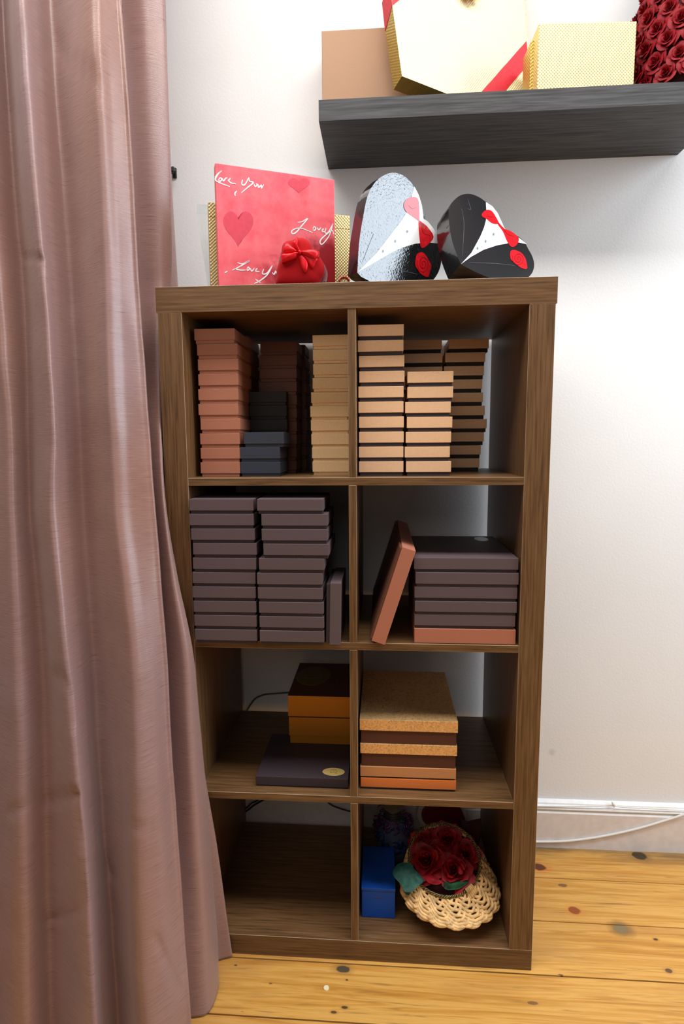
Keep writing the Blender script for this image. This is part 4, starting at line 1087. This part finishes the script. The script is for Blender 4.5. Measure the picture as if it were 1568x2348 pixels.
# small trailing fold behind (low down it peeps out at the right)
cols.append(levels(pix([(370,0,.15),(388,440,.15),(388,655,.15),(370,760,.11),(358,860,.07),(352,950,.05)]))[:9] + levels(pix([(352,950,.05),(360,1085,.0),(375,1200,-.006),(395,1300,-.008),(425,1420,-.009),(440,1534,-.009),(456,1704,-.009),(474,1829,-.009),(487,1890,-.009),(501,1975,-.009),(514,2080,-.009),(524,2144,-.009),(528,2168,-.009)]))[9:])
cols.append(levels(pix([(368,0,.145),(384,440,.145),(380,655,.14),(366,760,.09),(355,860,.05),(352,950,.02),(362,1085,-.006),(370,1200,-.012),(385,1289,-.02),(420,1414,-.026),(437,1534,-.03),(450,1704,-.03),(462,1824,-.03),(470,1925,-.03),(478,2024,-.03),(486,2120,-.03),(492,2200,-.03)])))
cols.append(levels(pix(_B)))
_A = [(277,0),(290,140),(296,290),(307,450),(313,560),(320,680),(332,840),(341,965),(350,1090),(359,1200),(367,1299),(376,1420),(385,1539),(395,1749),(404,1870),(412,1980),(420,2100),(432,2250)]
YA = [(0, 0.0), (680, -0.025), (1090, -0.065), (1539, -0.105), (1749, -0.125), (2100, -0.165), (2250, -0.185)]
mid = [((a + b2*1.0)*0.5 + 6, v) for (a, v), b2 in zip(_A, [375,380,387,391,394,392,368,368,375,383,397,431,447,463,476,484,495,501])]
cols.append(fold(mid, [(0, 0.11), (655, 0.10), (900, 0.03), (1085, -0.035), (1539, -0.068), (2100, -0.115), (2250, -0.135)]))
cols.append(fold([(u - 16, v) for u, v in _A], [(0, 0.10), (680, 0.08), (1090, 0.0), (1539, -0.035), (1749, -0.07), (2250, -0.15)]))
cols.append(fold(_A, YA))
cols.append(fold([(u - 12, v) for u, v in _A], [(v, y - 0.014) for v, y in YA]))
def yb_(base, amp): return [(v, y + base + amp) for v, y in ((0, -0.02), (680, -0.04), (1174, -0.085), (1539, -0.13), (1749, -0.155), (2340, -0.225))]
cols.append(fold([(245,0),(258,300),(275,600),(288,900),(305,1174),(338,1474),(350,1700),(360,1900),(368,2100),(385,2345)], yb_(0, -0.016)))
cols.append(fold([(215,0),(228,300),(238,600),(247,900),(262,1174),(298,1474),(306,1624),(310,1874),(314,2074),(332,2340)], yb_(0, -0.036)))
cols.append(fold([(165,0),(185,300),(202,600),(215,900),(226,1174),(255,1474),(266,1624),(276,1874),(285,2074),(300,2340)], yb_(0, 0.0)))
cols.append(fold([(118,0),(138,300),(162,600),(180,900),(190,1174),(214,1474),(226,1700),(240,1900),(255,2100),(270,2340)], yb_(0, 0.026)))
cols.append(fold([(80,0),(98,300),(120,600),(140,900),(150,1174),(176,1474),(195,1700),(212,1900),(225,2100),(238,2340)], yb_(-0.01, -0.006)))
cols.append(fold([(45,0),(60,300),(88,550),(104,750),(118,1000),(112,1174),(140,1474),(165,1750),(190,2000),(205,2340)], yb_(-0.012, -0.032)))
cols.append(fold([(8,0),(25,300),(42,500),(62,750),(66,1000),(72,1174),(100,1474),(112,1750),(115,2000),(125,2340)], yb_(-0.01, 0.024)))
cols.append(fold([(-35,0),(-20,450),(20,1000),(25,1174),(45,1700),(50,2000),(60,2340)], yb_(-0.02, -0.014)))
cols.append(fold([(-80,0),(-60,450),(-30,1174),(-20,1700),(-10,2340)], yb_(-0.02, 0.014)))
cols.append(fold([(-130,0),(-110,450),(-85,1174),(-80,1700),(-80,2340)], yb_(-0.03, -0.014)))
cols.append(fold([(-190,0),(-180,450),(-160,1174),(-160,2340)], yb_(-0.03, 0.014)))
cols.append(fold([(-260,0),(-250,450),(-240,1174),(-240,2340)], yb_(-0.04, -0.014)))
NC = len(cols); KU = 10; KV = 12
# refine along z then across
grid = []
for c in cols: grid.append(smooth_line(c, KV))
NR = len(grid[0]); surf = []
for r in range(NR):
    surf.append(smooth_line([grid[c][r] for c in range(NC)], KU))
from mathutils import noise as mnoise
bm = bmesh.new(); uvl = bm.loops.layers.uv.new('UVMap'); V = []
# creases: (u, v) polylines in the cloth where it is dented
dents = [([(128,88),(160,140),(215,175),(245,215),(290,265)], 0.0028, 0.010), ([(60,70),(78,150)], 0.003, 0.010), ([(96,600),(118,650),(140,760)], 0.003, 0.012), ([(60,590),(96,592)], 0.003, 0.012),
         ([(25,1862),(100,1838),(175,1822)], 0.005, 0.016), ([(172,1822),(190,1950),(192,2070)], 0.004, 0.012), ([(200,1918),(225,1950),(260,2012)], 0.004, 0.012), ([(310,1895),(372,1912)], 0.004, 0.010),
         ([(404,1768),(458,1793)], 0.0035, 0.008), ([(85,2105),(120,2107),(185,2088)], 0.004, 0.012), ([(130,1545),(160,1580),(165,1660)], 0.004, 0.014), ([(355,2150),(385,2210),(412,2270)], 0.004, 0.014), ([(420,2050),(440,2110)], 0.003, 0.012)]
dl3 = [([p for q in d for p in [q]], a, w) for d, a, w in dents]
def proj(p):
    q = RM.transposed() @ (p - CAM); return (784 + F_PX*q.x/-q.z, 1174 - F_PX*q.y/-q.z)
def seg2(p, a, b2):
    ax, ay = a; bx_, by_ = b2; vx, vy = bx_-ax, by_-ay
    t = max(0, min(1, ((p[0]-ax)*vx + (p[1]-ay)*vy)/(vx*vx+vy*vy))); return math.hypot(p[0]-ax-t*vx, p[1]-ay-t*vy)
for r in range(NR):
    row = []
    for c in range(len(surf[0])):
        p = surf[r][c].copy()
        cc_ = c / KU
        d = 0.004*mnoise.noise(Vector((p.x*9, p.y*5, p.z*3.5))) + 0.002*mnoise.noise(Vector((p.x*22+p.y*12, 3.1, p.z*14)))
        if cc_ > 8.5 :
            u, v = proj(p)
            for pl_, a, w in dl3:
                dm = min(seg2((u, v), x, y2) for x, y2 in zip(pl_[:-1], pl_[1:]))
                wpx = w*1000
                if dm < wpx*2.5: d += a*math.exp(-(dm/(wpx*0.7))**2) 
        fade = 1.0 if cc_ > 7.5 else 0.35
        p.y += d*fade
        if p.x > -0.004 and p.y > -0.004 and p.z < 1.5:
            if p.x + 0.004 < p.y + 0.004: p.x = -0.004
            else: p.y = -0.004
        row.append(bm.verts.new(p))
    V.append(row)
acc = [0.0]
mr = NR//2
for c in range(1, len(surf[0])): acc.append(acc[-1] + (surf[mr][c] - surf[mr][c-1]).length)
for r in range(NR-1):
    for c in range(len(surf[0])-1):
        f = bm.faces.new((V[r][c], V[r][c+1], V[r+1][c+1], V[r+1][c]))
        for lp, (rr2, cc2) in zip(f.loops, ((r, c), (r, c+1), (r+1, c+1), (r+1, c))):
            lp[uvl].uv = (acc[cc2], surf[rr2][cc2].z)
cu = obj('curtain', bm, M['curtain'], None, True)
tag(cu, 'long mauve brown silk curtain hanging to the floor at left', 'curtain')
sd = cu.modifiers.new('thickness', 'SOLIDIFY'); sd.thickness = 0.0012; sd.offset = 0
